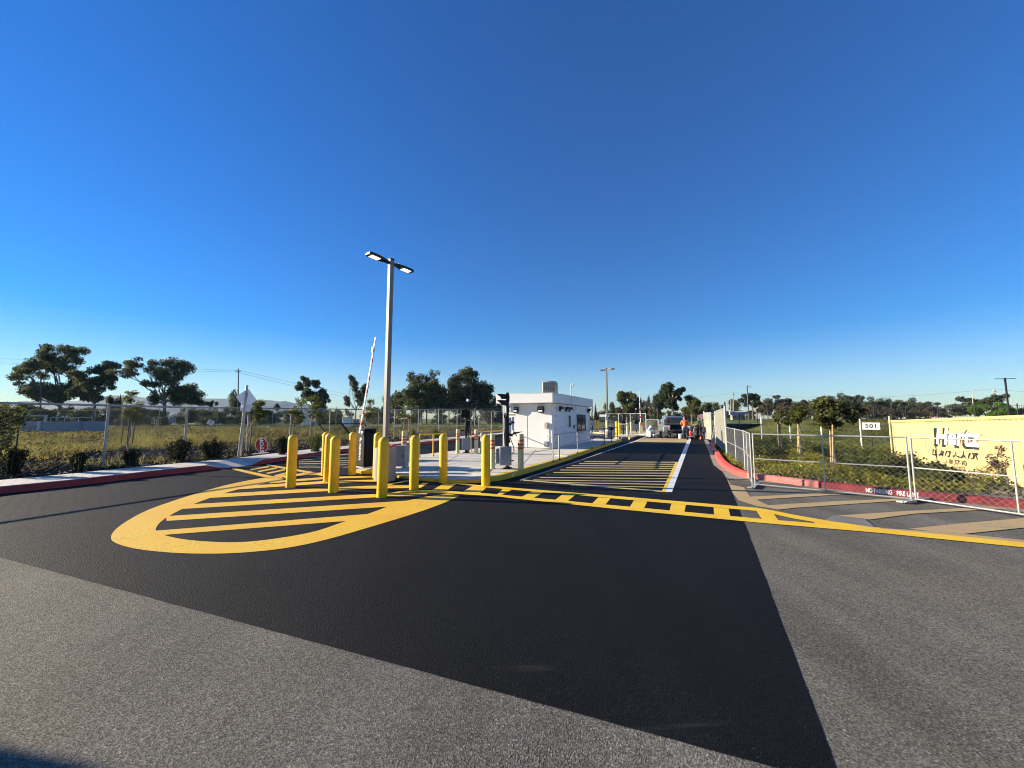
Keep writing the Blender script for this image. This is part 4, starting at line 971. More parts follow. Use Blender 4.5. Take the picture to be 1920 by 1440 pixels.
# ---- tall slatted gate
def slat_gate(lab, a, b, h, n, post=True):
    d = b - a; L = math.hypot(d.x, d.y); t = thing('slatted_gate', lab, 'gate', a, math.atan2(d.y, d.x), 'pale slatted gates by the right kerb')
    m = MB(); sl_ = d.z / L
    m.tube([(0, 0, 0), (0, 0, h + .12)], .045, 10).tube([(L, 0, d.z), (L, 0, h + d.z)], .035, 10).tube([(0, 0, h), (L, 0, h + d.z)], .028, 8).tube([(0, 0, .12), (L, 0, .12 + d.z)], .028, 8).tube([(0, 0, h * .5), (L, 0, h * .5 + d.z)], .024, 8)
    m.build('frame', 'bright_galv', t)
    m = MB(); st = L / n
    for i in range(n): m.box((st * (i + .5), (.006 if i % 2 else -.006), h * .5 + .06 + sl_ * st * i), (st * .86, .006, h - .14))
    m.build('slats', 'slat_beige', t, smooth=False); return t
M['slat_beige'] = mat('slat_beige', (.36, .35, .28), .7, var=.1, scale=3)
ga, gb = GD(1360, 16.2, .0), GD(1340.5, 23.5, .0)
slat_gate('tall pale slatted gate panel with a white post, nearest to the road end', ga, gb, 2.0, 60)
gc, gd = GD(1333.5, 27.0, 0), GD(1320.5, 28.5, 0)
slat_gate('tall pale slatted gate panel farther up the right kerb beside the work truck', gd, gc, 2.0, 14)
ge = GD(1340, 24.2, .0)
t = thing('open_gate', 'open white gate frame standing between the two slatted panels', 'gate', ge, .9)
m = MB(); m.tube([(0, 0, 0), (0, 0, 1.9)], .04, 8).tube([(-1.1, 0, .05), (-1.1, 0, 1.9)], .03, 8).tube([(0, 0, 1.88), (-1.1, 0, 1.88)], .03, 8).tube([(0, 0, 1.25), (-1.1, 0, .1)], .035, 8).tube([(-1.1, 0, .75), (0, 0, .75)], .03, 8)
m.build('frame', 'bright_galv', t)
# lettering on the kerb
fa, fb = G(1612, 924.2, .0), G(1706, 934.2, .0)
def kerb_text(s, px0, px1, h):
    def at(px):
        best = min((i for i in range(len(RCs) - 1) if RCs[i][1] > .5 and RCs[i + 1][1] > .5), key=lambda i: abs(960 + 720 * (RCs[i][0] + RCs[i + 1][0]) / (RCs[i][1] + RCs[i + 1][1]) - px))
        a, b = Vector(RCs[best]), Vector(RCs[best + 1]); f = lambda v: 960 + 720 * v.x / v.y
        return a.lerp(b, (px - f(a)) / (f(b) - f(a)))
    a, b = at(px0), at(px1); tt = (b - a).normalized(); nn = Vector((tt.y, -tt.x)); c = (a + b) / 2 + nn * .008
    o_ = text_mesh('kerb_lettering', s, 'sign_white', h * 1.38, None, offset=.004, extrude=.001, mtx=frame_mtx((c.x, c.y, .07), (tt.x, tt.y, 0), (0, 0, 1)), kind='structure')
    k = (b - a).length / (max(v.co.x for v in o_.data.vertices) - min(v.co.x for v in o_.data.vertices))
    for v in o_.data.vertices: v.co.x *= k
kerb_text('NO PARKING', 1610, 1658, .09); kerb_text('FIRE LANE', 1666, 1706, .09)

# ---- sign 501 and white marker posts on the slope
Y = 14.5; c = D(1633, 799, Y); t = thing('number_sign', 'white sign reading 501 on a thin dark post above the shrubs', 'sign', (c.x, c.y, gz(c.x, c.y)), -.55)
zc = c.z - t.location.z
MB().tube([(0, 0, 0), (0, 0, zc + .1)], .018, 8).build('sign_post', 'black_metal', t)
MB().box((0, -.022, zc), (.50, .006, .27), bev=.002).build('sign_plate', 'sign_white', t)
text_mesh('lettering', '501', 'sign_black', .21, t, offset=.003, extrude=.0005, spacing=1.15, mtx=frame_mtx((0, -.0262, zc), (1, 0, 0), (0, 0, 1)))
for (x, yt, Y, lab) in [(1427, 784, 22, 'white marker post on the slope, left of the two staked saplings'), (1480, 788, 22, 'white marker post between the two small staked saplings'), (1539, 792, 21, 'white marker post left of the large sapling'), (1612, 787, 20, 'white marker post just left of the 501 sign'), (1667, 782, 19, 'yellowish marker post at the corner of the yellow container')]:
    c = D(x, yt, Y); zb = gz(c.x, c.y); t = thing('marker_post', lab, 'post', (c.x, c.y, zb), 0, 'marker posts on the right slope')
    MB().tube([(0, 0, 0), (0, 0, c.z - zb)], .035, 8).lathe([(.04, c.z - zb), (.03, c.z - zb + .04), (.01, c.z - zb + .05)], 10).build('post', 'off_white' if x != 1667 else 'cream_steel', t)

# ---- shipping container
a = D(1672, 788, 22.6); b = D(1920, 777.5, 13.4); dirv = Vector((b.x - a.x, b.y - a.y, 0)); tilt = (b.z - a.z) / dirv.length
CL, CH, CW = 12.2, 2.55, 2.44
t = thing('shipping_container', 'yellow corrugated shipping container lettered Hertz beyond the chain-link panels', 'container', (a.x, a.y, a.z - CH), 0)
yaw = math.atan2(dirv.y, dirv.x); t.rotation_euler = (0, -math.atan(tilt), yaw)
m = MB()                                                     # corrugated side in the local xz plane, outward = -y
per, dep = .278, .036; V, Fs = [], []; x = .12; xs_ = []
while x < CL - .12: xs_ += [(x, 0), (x + .07, 0), (x + .14, dep), (x + .21, dep)]; x += per
for X_, Y_ in xs_: V += [(X_, Y_ + .03, .16), (X_, Y_ + .03, CH - .13)]
for i in range(len(xs_) - 1): Fs.append((2 * i, 2 * i + 2, 2 * i + 3, 2 * i + 1))
MB().add(V, Fs).build('side_panel', 'container', t, smooth=False)
m = MB(); m.box((CL / 2, .05, CH - .07), (CL, .12, .13), bev=.01).box((CL / 2, .05, .09), (CL, .12, .15), bev=.01).box((.07, .06, CH / 2), (.14, .14, CH - .01), bev=.01).box((CL - .07, .06, CH / 2), (.14, .14, CH - .01), bev=.01)
m.build('frame', 'container', t)
MB().box((CL / 2, CW / 2 + .08, CH / 2), (CL - .05, CW - .1, CH - .08)).build('box', 'container', t, smooth=False)
m = MB()
for cx in (.09, CL - .09):
    for cz in (.06, CH - .06): m.box((cx, .055, cz), (.19, .19, .13), bev=.01)
m.build('corner_casting', 'container', t)
m = MB(); x = .35
while x < CL - .3: m.box((x, -.0115, CH - .155), (.13, .006, .018)); x += per
m.build('drip_marks', mat('drip', (.30, .21, .09), .8), t, smooth=False)
Cm = Matrix.LocRotScale(t.location, t.rotation_euler, None); Ci = Cm.inverted(); Cam_l = Ci @ C0
def onbox(px, py, y=.024):
    d = (Ci.to_3x3() @ ray(px, py)); k = (y - Cam_l.y) / d.y; return Cam_l + d * k
zz = lambda x, y: onbox(1720 + x / 13.714, 780 + y / 13.714)
def boxtext(name, s, m_, px0, py0, px1, py1, height, off, y, shear=0., spacing=1.0, sx=1.0):
    a_, b_ = onbox(px0, py0, y), onbox(px1, py1, y); c = (a_ + b_) / 2
    o_ = text_mesh(name, s, m_, height, t, offset=off, shear=shear, extrude=.004, spacing=spacing, mtx=frame_mtx(c, (b_ - a_), (0, 0, 1)))
    wtxt = max(v.co.x for v in o_.data.vertices) - min(v.co.x for v in o_.data.vertices); k = (b_ - a_).length / wtxt
    for v in o_.data.vertices: v.co.x *= k * sx
    return o_
pa, pb_ = zz(430, 0), zz(1560, 0)
boxtext('lettering_shadow', 'Hertz', 'sign_black', 1747, 821, 1834, 825, 1.12, .06, .024, .22)
boxtext('lettering', 'Hertz', 'sign_white', 1751.5, 818.5, 1836, 822.5, 1.08, .03, .016, .22)
# remains of the weathered second line
strokes = [[(400, 860), (395, 990), (470, 1000), (455, 890), (480, 960), (485, 1045)], [(550, 1010), (590, 990), (620, 900), (640, 1020), (655, 910)], [(655, 910), (650, 1020)], [(745, 910), (715, 1020)], [(790, 920), (835, 920), (825, 1030), (780, 1035)],
           [(925, 1050), (945, 1010)], [(985, 930), (990, 990)], [(1015, 1030), (1060, 1055)], [(1190, 915), (1185, 990), (1120, 1075)], [(1185, 990), (1225, 1060)], [(1335, 965), (1310, 1085)],
           [(1410, 960), (1450, 1000), (1440, 1090), (1395, 1095)], [(1420, 965), (1540, 975), (1510, 1020), (1540, 1110)]]
for k_, s_ in enumerate(strokes):
    Q = [zz(*k) for k in s_]; m = MB(); i_ = 0
    for u, v in zip(Q[:-1], Q[1:]):
        d_ = (v - u).normalized(); n_ = Vector((-d_.z, 0, d_.x)) * .035; e = d_ * .03; yy_ = Vector((0, -.0006 * i_ - .0001 * k_, 0)); i_ += 1
        m.poly([u - e - n_ + yy_, v + e - n_ + yy_, v + e + n_ + yy_, u - e + n_ + yy_])
    m.build('painted_letter', 'sign_black', t, smooth=False)
boxtext('lettering', '1-8177-70', mat('worn_black', (.16, .12, .06), .8).name if False else 'sign_black', 1773, 865, 1811, 869.5, .30, .0, .024)

t = thing('road_sign', 'steel sign post left of the photographer, only its shadow in the lower left corner', 'post', (-12.05, 3.56, gz(-12.05, 3.56)), 0)
MB().tube([(0, 0, 0), (0, 0, 3.42)], .06, 10).lathe([(.09, 0), (.09, .02), (.06, .05)], 12).build('post', 'galv', t)
MB().box((0, 0, 3.25), (.05, .26, .26), bev=.004).build('plate', 'sign_white', t)
# ================================================================== THINGS: far end of the lane
# ---- far islands
def far_island(pts, h=.15):
    P = Gl(pts); 
    struct(MB().prism(P, -.03, h), 'island', 'concrete')
    cx = sum(p[0] for p in P) / len(P); cy = sum(p[1] for p in P) / len(P)
    L = P + [P[0]]
    struct(sweep(L, [(.015, -.03), (.015, h - .02), (-.0, h + .004), (-.16, h + .004)]), 'kerb', 'yellow_curb', smooth=True)
far_island([(1103, 812), (1150, 814), (1152, 811), (1106, 809)][::1])
far_island([(1148, 822), (1181, 824), (1196, 818), (1165, 816)])
far_island([(1182, 815.5), (1212, 816.5), (1220, 812.5), (1188, 811.5)])
FB = [((1104.5, 809), 42, 788, 'cream', 'pale pipe bollard right behind the booth corner'), ((1116, 809), 42, 788, 'cream', 'pale pipe bollard second behind the booth corner'), ((1120.5, 809), 42, 788, 'yellow', 'yellow pipe bollard in the far group behind the booth'),
      ((1156, 819), 33, 790, 'yellow', 'yellow pipe bollard left of the far white reader frame'), ((1161, 820), 32.5, 793, 'yellow', 'cream yellow pipe bollard close beside the far white reader frame'), ((1176, 821), 32, 793, 'cream', 'stout pale bollard right of the far white reader frame'),
      ((1183, 812), 40, 791, 'cream', 'pale bollard on the farthest island'), ((1138, 818), 30.4, 788, 'cream', 'pale bollard hiding behind the distant lamp post')]
for (px, py), Y, yt, kind, lab in FB:
    p = GD(px, Y, .15); h = D(px, yt, Y).z - .15
    t = thing('pipe_bollard', lab, 'bollard', p, 0, 'bollards on the far islands')
    MB().lathe([(.14, 0), (.14, .012), (.11, .013), (.11, h - .03), (.07, h)], 18).build('post', 'cream_steel' if kind == 'cream' else 'bollard_yellow', t)
def far_post(lab, px, yb, yt, Y, parts):
    p = GD(px, Y, .15); t = thing('reader_post', lab, 'equipment post', p, -.2)
    h = D(px, yt, Y).z - .15
    MB().box((0, 0, .01), (.22, .22, .02)).box((0, 0, h / 2), (.09, .09, h), bev=.008).build('post', 'black_metal', t)
    for (nm, x, z, sx, sz, mm) in parts: MB().box((x, -.08, h * z), (sx, .14, sz), bev=.012).build(nm, mm, t)
    return t
far_post('distant reader post with white camera and pale box just right of the booth', 1111, 812, 763, 42, [('camera', -.1, .93, .25, .2, 'off_white'), ('reader_body', -.08, .72, .2, .55, 'off_white'), ('junction_box', .0, .35, .3, .5, 'galv_dull')])
far_post('distant black reader post with a round white camera beside the far reader frame', 1168, 819, 764, 33, [('reader_body', .06, .62, .2, .5, 'black_metal'), ('screen_box', .02, .45, .3, .3, 'black_box'), ('camera', -.05, .98, .12, .12, 'off_white')])
far_post('slim distant black post with small camera, left of the far barrier', 1193, 813, 766, 40, [('camera', 0, .98, .14, .12, 'off_white'), ('screen_box', 0, .42, .4, .35, 'black_box'), ('junction_box', 0, .25, .45, .6, 'grey_paint')])
p = GD(1168, 32.2, .15); t = thing('reader_table', 'white topped steel frame between two pale bollards on the far island', 'frame', p, -.3)
m = MB()
for x in (-.3, .3):
    for y in (-.15, .15): m.tube([(x, y, 0), (x, y, .95)], .03, 6)
m.build('legs', 'galv', t); MB().box((0, 0, .97), (.75, .45, .06), bev=.01).build('top', 'white_plastic', t); MB().box((0, 0, .05), (.7, .4, .1), bev=.01).build('base', 'off_white', t)
p = GD(1141, 31, .15); t = thing('ticket_machine', 'dark grey ticket machine beside the distant lamp post', 'machine', p, -.3)
MB().box((0.2, 0, .45), (.5, .4, .9), bev=.03).build('cabinet', 'grey_paint', t); MB().box((.2, -.205, .65), (.32, .012, .25), bev=.005).build('screen', 'black_box', t); MB().box((-.22, 0, .28), (.14, .2, .55), bev=.02).build('side_unit', 'off_white', t)
# far barrier
p = GD(1202, 39.0, .15); t = thing('barrier_gate', 'distant barrier with a yellow cabinet and its red and white arm upright', 'barrier gate', p, -.3)
MB().box((0, 0, .55), (.36, .40, 1.1), bev=.03).build('cabinet', 'cream_steel', t); MB().box((0, 0, 1.16), (.44, .42, .16), bev=.03).build('cabinet_lid', 'black_metal', t)
Lm = local(t); a, b = Lm @ D(1201.5, 797, 38.8), Lm @ D(1198.5, 733, 38.8); dv2 = b - a; mb = MB()
for u, v, c in [(0, .08, 1), (.08, .2, 0), (.2, .26, 1), (.26, .42, 0), (.42, .48, 1), (.48, .66, 0), (.66, .7, 1), (.7, 1, 0)]:
    mb.cur = c; mb.tube([a + dv2 * u, a + dv2 * v], .055 - .03 * (u + v) / 2, 8)
mb.build('barrier_arm', ['barrier_white', 'barrier_red'], t)
# far gate posts and mesh
def short_fence(lab, pts, Y, h, rail=True):
    P = [GD(x, y, gz(GD(x, y, 0).x, y)) for x, y in pts]; t = thing('gate_fence', lab, 'fence', P[0])
    for v in P: MB().tube([v - P[0], v - P[0] + Vector((0, 0, h))], .05, 8).build('fence_post', 'galv', t)
    for a_, b_ in zip(P[:-1], P[1:]):
        m = MB().tube([a_ - P[0] + Vector((0, 0, h - .05)), b_ - P[0] + Vector((0, 0, h - .05))], .025, 6).tube([a_ - P[0] + Vector((0, 0, .1)), b_ - P[0] + Vector((0, 0, .1))], .025, 6); m.build('rail', 'galv_dull', t)
        c = chain(MB(), 3, h - .15, .14, .14, .005).build('mesh_bay', 'galv_dull', t, smooth=False); L = lay(c, a_ - P[0] + Vector((0, 0, .1)), b_ - P[0] + Vector((0, 0, .1))); c.scale = (L / 3, 1, 1)
short_fence('distant chain-link fence with pale posts behind the far barrier', [(1136, 47), (1160, 46), (1182, 45), (1211, 43)], 45, 2.3)
short_fence('low distant chain-link gate leaf left of the pickup', [(1211.5, 42.5), (1234, 40)], 42, 1.6)
short_fence('second low distant gate leaf in front of the lawn', [(1235.5, 41), (1239.5, 43.5), (1262, 47)], 42, 1.6)

# ---- pickup truck seen from behind
YT = 31.5; p = GD(1277, YT, 0.0); t = thing('pickup_truck', 'silver pickup truck seen from behind with its tailgate down', 'pickup truck', p, -ROAD_AZ * .35)
M['truck'] = mat('truck_paint', (.20, .215, .23), .3, .4, var=.05, coat=.4); M['rubber'] = mat('rubber', (.015, .015, .015), .85); M['tail_red'] = mat('tail_lamp', (.35, .01, .01), .25)
def loft(secs):                                              # closed sections of equal length along y
    n = len(secs[0]); V = [v for s in secs for v in s]; Fs = [tuple(range(n))[::-1], tuple(range((len(secs) - 1) * n, len(secs) * n))]
    for k in range(len(secs) - 1):
        for j in range(n): Fs.append((k * n + j, k * n + (j + 1) % n, (k + 1) * n + (j + 1) % n, (k + 1) * n + j))
    return MB().add(V, Fs)
def sec(y, w, z0, z1, tw):
    c = .08; return [(-w + c, y, z0), (w - c, y, z0), (w, y, z0 + c), (w, y, z0 + (z1 - z0) * .55), (tw, y, z1 - c * .5), (tw - c, y, z1), (-tw + c, y, z1), (-tw, y, z1 - c * .5), (-w, y, z0 + (z1 - z0) * .55), (-w, y, z0 + c)]
body = loft([sec(2.0, .92, .45, 1.12, .9), sec(3.4, .93, .42, 1.12, .9), sec(4.6, .9, .42, 1.05, .86), sec(5.1, .8, .5, .95, .74)]); 
body.box((0, 1.0, .62), (1.7, 2.0, .10)).box((-.88, 1.0, .82), (.10, 2.0, .42), bev=.03).box((.88, 1.0, .82), (.10, 2.0, .42), bev=.03).box((0, 1.97, .85), (1.72, .06, .46))
body.build('body', 'truck', t)
cab = loft([sec(2.02, .88, 1.08, 1.72, .68), sec(2.3, .88, 1.08, 1.78, .70), sec(3.3, .88, 1.08, 1.78, .70), sec(4.0, .86, 1.08, 1.2, .8)]).build('cab', 'truck', t)
MB().add([(-.66, 2.0, 1.22), (.66, 2.0, 1.22), (.58, 2.015, 1.62), (-.58, 2.015, 1.62)], [(0, 1, 2, 3)]).box((0, 2.03, 1.42), (1.15, .02, .34)).build('rear_window', 'dark_glass', cab, smooth=False)
for s in (-1, 1):
    MB().add([(s * .885, 2.4, 1.2), (s * .87, 3.5, 1.2), (s * .76, 3.15, 1.62), (s * .76, 2.45, 1.62)], [(0, 1, 2, 3)]).build('side_window', 'dark_glass', cab, smooth=False)
    MB().box((s * 1.0, 3.3, 1.25), (.2, .1, .18), bev=.04).build('mirror', 'truck', t)
    MB().box((s * .89, -.01, .85), (.09, .04, .32), bev=.01).build('tail_lamp', 'tail_red', t)
    for yy in (.75, 4.2):
        wl = MB().lathe([(.2, -.1), (.34, -.09), (.36, -.05), (.36, .05), (.34, .09), (.2, .1)], 22).build('wheel', 'rubber', t); wl.matrix_local = frame_mtx((s * .8, yy, .36), (0, 1, 0), (0, 0, 1))
        MB().lathe([(.19, -.08), (.19, .102), (.06, .09)], 16).build('rim', 'galv', wl)
MB().box((0, -.22, .60), (1.6, .48, .06), bev=.015).build('tailgate', 'black_metal', t)
MB().box((0, -.06, .45), (1.75, .12, .14), bev=.03).build('bumper', 'black_metal', t)
MB().box((0, 1.0, .68), (1.66, 1.94, .02)).box((-.822, 1.0, .86), (.012, 1.94, .34)).box((.822, 1.0, .86), (.012, 1.94, .34)).box((0, 1.93, .88), (1.63, .012, .38)).build('bed_shade', 'rubber', t)  # black sheets added inside the bed to stand for its shade
Tm = Matrix.LocRotScale(t.location, t.rotation_euler, None)
def tub(lab, loc, r, h, mm, square=False):
    t = thing('tub' if square else 'bucket', lab, 'tub' if square else 'bucket', loc, .2)
    if square:
        MB().box((0, 0, h / 2), (r * 2, r * 1.5, h), bev=.03).build('body', mm, t); MB().box((0, 0, h - .02), (r * 2.1, r * 1.6, .04), bev=.01).build('rim', mm, t)
    else:
        MB().lathe([(r * .85, 0), (r, h), (r * 1.06, h), (r * 1.06, h - .03), (r * .98, h - .035)], 18).lathe([(r * .9, h - .04), (.01, h - .03)], 18).build('body', mm, t)
        MB().tube([(-r, 0, h - .05), (-r * .8, -.03, h - .2), (0, -r - .02, h - .27), (r * .8, -.03, h - .2), (r, 0, h - .05)], .008, 5).build('bail', 'galv', t)
tub('white square tub on the pickup tailgate, left of the worker in orange', Tm @ Vector((.22, -.15, .635)), .18, .30, 'white_plastic', True)
tub('white bucket on the pickup tailgate next to the square tub', Tm @ Vector((.60, -.15, .635)), .13, .30, 'white_plastic')
tub('white bucket on the road under the open tailgate', Tm @ Vector((-.30, -.75, 0)), .16, .36, 'white_plastic')
M['blue_plastic'] = mat('blue_plastic', (.02, .03, .12), .4)
tub('dark blue bucket on the road under the open tailgate', Tm @ Vector((.05, -.70, 0)), .16, .36, 'blue_plastic')
tub('white paint bucket standing at the end of the white lane line', GD(1219, 33.5, 0.004), .2, .5, 'white_plastic')
t = thing('paint_jug', 'small white container lying by the paint bucket at the lane end', 'container', GD(1226.5, 34.5, .004), .4); MB().box((0, 0, .1), (.45, .25, .2), bev=.05).build('body', 'white_plastic', t); MB().lathe([(.04, 0), (.04, .06)], 10, (.1, 0, .2)).build('cap', 'barrier_red', t)
t = thing('tipped_bucket', 'white bucket tipped over onto another at the lane end', 'bucket', GD(1217.5, 34.2, .004), 0); ob = MB().lathe([(.13, 0), (.16, .4), (.17, .4)], 16).build('body', 'white_plastic', t); ob.rotation_euler = (0, .8, .3); ob.location = (-.1, 0, .55); MB().box((-.1, 0, .28), (.3, .3, .56), bev=.05).build('base', 'off_white', t)
t = thing('leaning_board', 'pale square board leaning at the left rear corner of the pickup', 'board', Tm @ Vector((-1.12, .5, 0)), .1); MB().box((0, 0, .70), (.40, .04, .42), bev=.01).build('board', 'off_white', t); MB().tube([(-.15, .02, 0), (-.15, .02, .6)], .025, 6).tube([(.15, .02, 0), (.15, .02, .6)], .025, 6).build('leg', 'black_metal', t)
M['debris'] = mat('debris', (.12, .09, .07), .9, var=.5, scale=9)
t = thing('rubble_pile', 'low dark heap of hoses and rubble on the road left of the pickup', 'heap', GD(1243, 31.5, .004), 0)
m = MB(); r2 = random.Random(4)
for k in range(40):
    m.box((r2.uniform(-.9, .9), r2.uniform(-.3, .3), r2.uniform(.02, .16)), (r2.uniform(.08, .3), r2.uniform(.05, .2), r2.uniform(.05, .14)), (r2.uniform(0, 3), r2.uniform(0, 3), r2.uniform(0, 3)), bev=.01)
m.build('rubble', 'debris', t); MB().tube([(-1.2 + .2 * k, .2 * math.sin(k * 1.9), .04 + .03 * (k % 2)) for k in range(14)], .03, 6).build('hose', 'rubber', t)

# ---- people
def skin_body(name, chains, m, parent, lvl=1):
    """one continuous skinned surface grown from joints: chains of (x, y, z, r), later chains start on an earlier joint"""
    V, E, Rr, key = [], [], [], {}
    for ch in chains:
        prev = None
        for x, y, z, r in ch:
            k = (round(x, 4), round(y, 4), round(z, 4))
            if k not in key: key[k] = len(V); V.append((x, y, z)); Rr.append(r)
            if prev is not None and prev != key[k]: E.append((prev, key[k]))
            prev = key[k]
    me = bpy.data.meshes.new(name); me.from_pydata(V, E, []); o = bpy.data.objects.new(name, me); COL.objects.link(o)
    md = o.modifiers.new('skin', 'SKIN'); md.use_smooth_shade = True
    for i, sv in enumerate(me.skin_vertices[0].data): sv.radius = (Rr[i], Rr[i]); sv.use_root = (i == 0)
    sb = o.modifiers.new('sub', 'SUBSURF'); sb.levels = sb.render_levels = lvl
    dg = bpy.context.evaluated_depsgraph_get(); m2 = bpy.data.meshes.new_from_object(o.evaluated_get(dg)); bpy.data.objects.remove(o)
    m2.materials.clear(); m2.materials.append(M[m]); m2.name = name
    m2.polygons.foreach_set('use_smooth', [True] * len(m2.polygons))
    return link(name, m2, parent)
M['skin'] = mat('skin', (.34, .19, .13), .55, var=.08, scale=12); M['vest'] = mat('orange_vest', (.80, .14, .03), .7, var=.08, scale=9); M['dark_cloth'] = mat('dark_cloth', (.018, .018, .02), .9, var=.3, scale=9)
M['jeans'] = mat('jeans', (.05, .06, .09), .9, var=.25, scale=9); M['hair'] = mat('hair', (.02, .015, .012), .8); M['hat'] = mat('cap_cloth', (.55, .14, .06), .8); M['boot'] = mat('boot', (.05, .035, .025), .8)
def hand_chains(w, d, side, r=.009):
    """five fingers from the wrist w, fingers pointing along d"""
    d = Vector(d).normalized(); s = d.cross(Vector((0, 1, 0))).normalized(); n = s.cross(d); w = Vector(w); palm = w + d * .085; out = []
    for k, ln in enumerate((.070, .082, .076, .058)):
        b = palm + s * (.030 - .02 * k); out.append([(*w, .028), (*palm, .026), (*b, .011), (*(b + d * ln * .55 + n * .006), r), (*(b + d * ln + n * .026), r * .8)])
    th = w + d * .03; out.append([(*w, .028), (*(th + s * .035 * side), .013), (*(th + s * .06 * side + d * .035), .010), (*(th + s * .055 * side + d * .065), .008)])
    return out
def person(lab, loc, rz, J, clothes, hatmat=None):
    t = thing('person', lab, 'person', loc, rz)
    pel, chest, neck, head = J['pelvis'], J['chest'], J['neck'], J['head']
    ch = [[(*pel, .125), (*(Vector(pel).lerp(Vector(chest), .5)), .115), (*chest, .14), (*neck, .055), (*(Vector(neck).lerp(Vector(head), .4)), .062), (*head, .098), (*(Vector(head) + (Vector(head) - Vector(neck)).normalized() * .09), .07)]]
    for s in ('l', 'r'):
        sh, el, wr = J['sh' + s], J['el' + s], J['wr' + s]; hp, kn, an, toe = J['hip' + s], J['kn' + s], J['an' + s], J['toe' + s]
        ch.append([(*chest, .14), (*sh, .062), (*el, .044), (*wr, .028)]); ch += hand_chains(wr, Vector(wr) - Vector(el), 1 if s == 'l' else -1)
        ch.append([(*pel, .125), (*hp, .095), (*kn, .062), (*an, .042), (*toe, .04)])
    skin_body('body', ch, 'skin', t)
    hd = Vector(head); up = (hd - Vector(neck)).normalized(); fw = Vector(J['face']).normalized(); fw = (fw - up * fw.dot(up)).normalized(); sd_ = fw.cross(up)
    m = MB()                                                 # nose, ears
    m.tube([hd + fw * .09 + up * .02, hd + fw * .122 - up * .015], .012, 6, r1=.018)
    for s in (-1, 1): m.lathe([(.004, -.012), (.028, -.006), (.028, .006), (.004, .012)], 10, hd + sd_ * .1 * s)
    m.build('nose_and_ears', 'skin', t)
    m = MB()
    for s in (-1, 1): m.lathe([(.002, -.011), (.011, -.004), (.011, .004), (.002, .011)], 8, hd + fw * .094 + sd_ * .034 * s + up * .025)
    m.build('eyes', 'hair', t); MB().box(hd + fw * .096 - up * .04, (.045, .012, .010), bev=.003).build('mouth', 'tail_red', t)
    hc = hd + up * .035
    V = [];
    cap = MB(); o_ = []
    for i in range(7):
        a_ = R(90 * i / 6); o_.append((.108 * math.cos(a_), .108 * math.sin(a_)))
    ob = MB().lathe(o_, 16).build('hair' if hatmat is None else 'cap', hatmat or 'hair', t); ob.matrix_local = frame_mtx(hc, sd_, fw) if sd_.cross(fw).dot(up) > 0 else frame_mtx(hc, -sd_, fw)
    for nm, mm, chains in clothes: skin_body(nm, chains, mm, t)
    return t
def clothing(J, shirt, trousers, vest=None):
    out = []
    v = lambda k, r: (*J[k], r)
    mid = tuple(Vector(J['pelvis']).lerp(Vector(J['chest']), .5)); lowc = tuple(Vector(J['pelvis']).lerp(Vector(J['chest']), -.12)); el = lambda s: tuple(Vector(J['el' + s]).lerp(Vector(J['wr' + s]), .8))
    sh = [[(*lowc, .165), (*mid, .14), v('chest', .165), (*tuple(Vector(J['chest']).lerp(Vector(J['neck']), .75)), .075)]]
    for s in ('l', 'r'): sh.append([v('chest', .165), v('sh' + s, .08), v('el' + s, .058), (*el(s), .045)])
    out.append(('shirt', shirt, sh))
    tr = [[(*tuple(Vector(J['pelvis']) + (Vector(J['pelvis']) - Vector(mid)) * -.15), .14), v('pelvis', .15)]]
    for s in ('l', 'r'): tr.append([v('pelvis', .15), v('hip' + s, .115), v('kn' + s, .082), (*J['an' + s], .066)])
    out.append(('trousers', trousers, tr))
    if vest: out.append(('vest', vest, [[(*lowc, .175), (*mid, .152), v('chest', .178), (*tuple(Vector(J['chest']).lerp(Vector(J['neck']), .55)), .10)]]))
    out.append(('boots', 'boot', [[(J['an' + 'l'][0], J['anl'][1], J['anl'][2], .06), (*J['toel'], .055)]])); out.append(('boots', 'boot', [[(J['anr'][0], J['anr'][1], J['anr'][2], .06), (*J['toer'], .055)]]))
    return out
# worker in orange leaning over the bed of the pickup (local: faces -y; ground z = 0)
J1 = dict(pelvis=(0, .1, .95), chest=(0, -.08, 1.30), neck=(0, -.15, 1.46), head=(0, -.22, 1.60), face=(0, -1, -.45),
          shl=(-.2, -.07, 1.38), ell=(-.27, -.22, 1.13), wrl=(-.20, -.42, 1.02), shr=(.2, -.07, 1.38), elr=(.27, -.22, 1.13), wrr=(.20, -.42, 1.02),
          hipl=(-.1, .1, .9), knl=(-.12, .02, .50), anl=(-.13, .12, .08), toel=(-.13, -.08, .05), hipr=(.1, .1, .9), knr=(.12, .02, .50), anr=(.13, .12, .08), toer=(.13, -.08, .05))
pw = GD(1283.5, 30.7, 0.004)
person('worker in an orange shirt and vest leaning over the open tailgate of the pickup', pw, R(180) - .35, J1, clothing(J1, 'vest', 'jeans', 'vest'), 'hat')
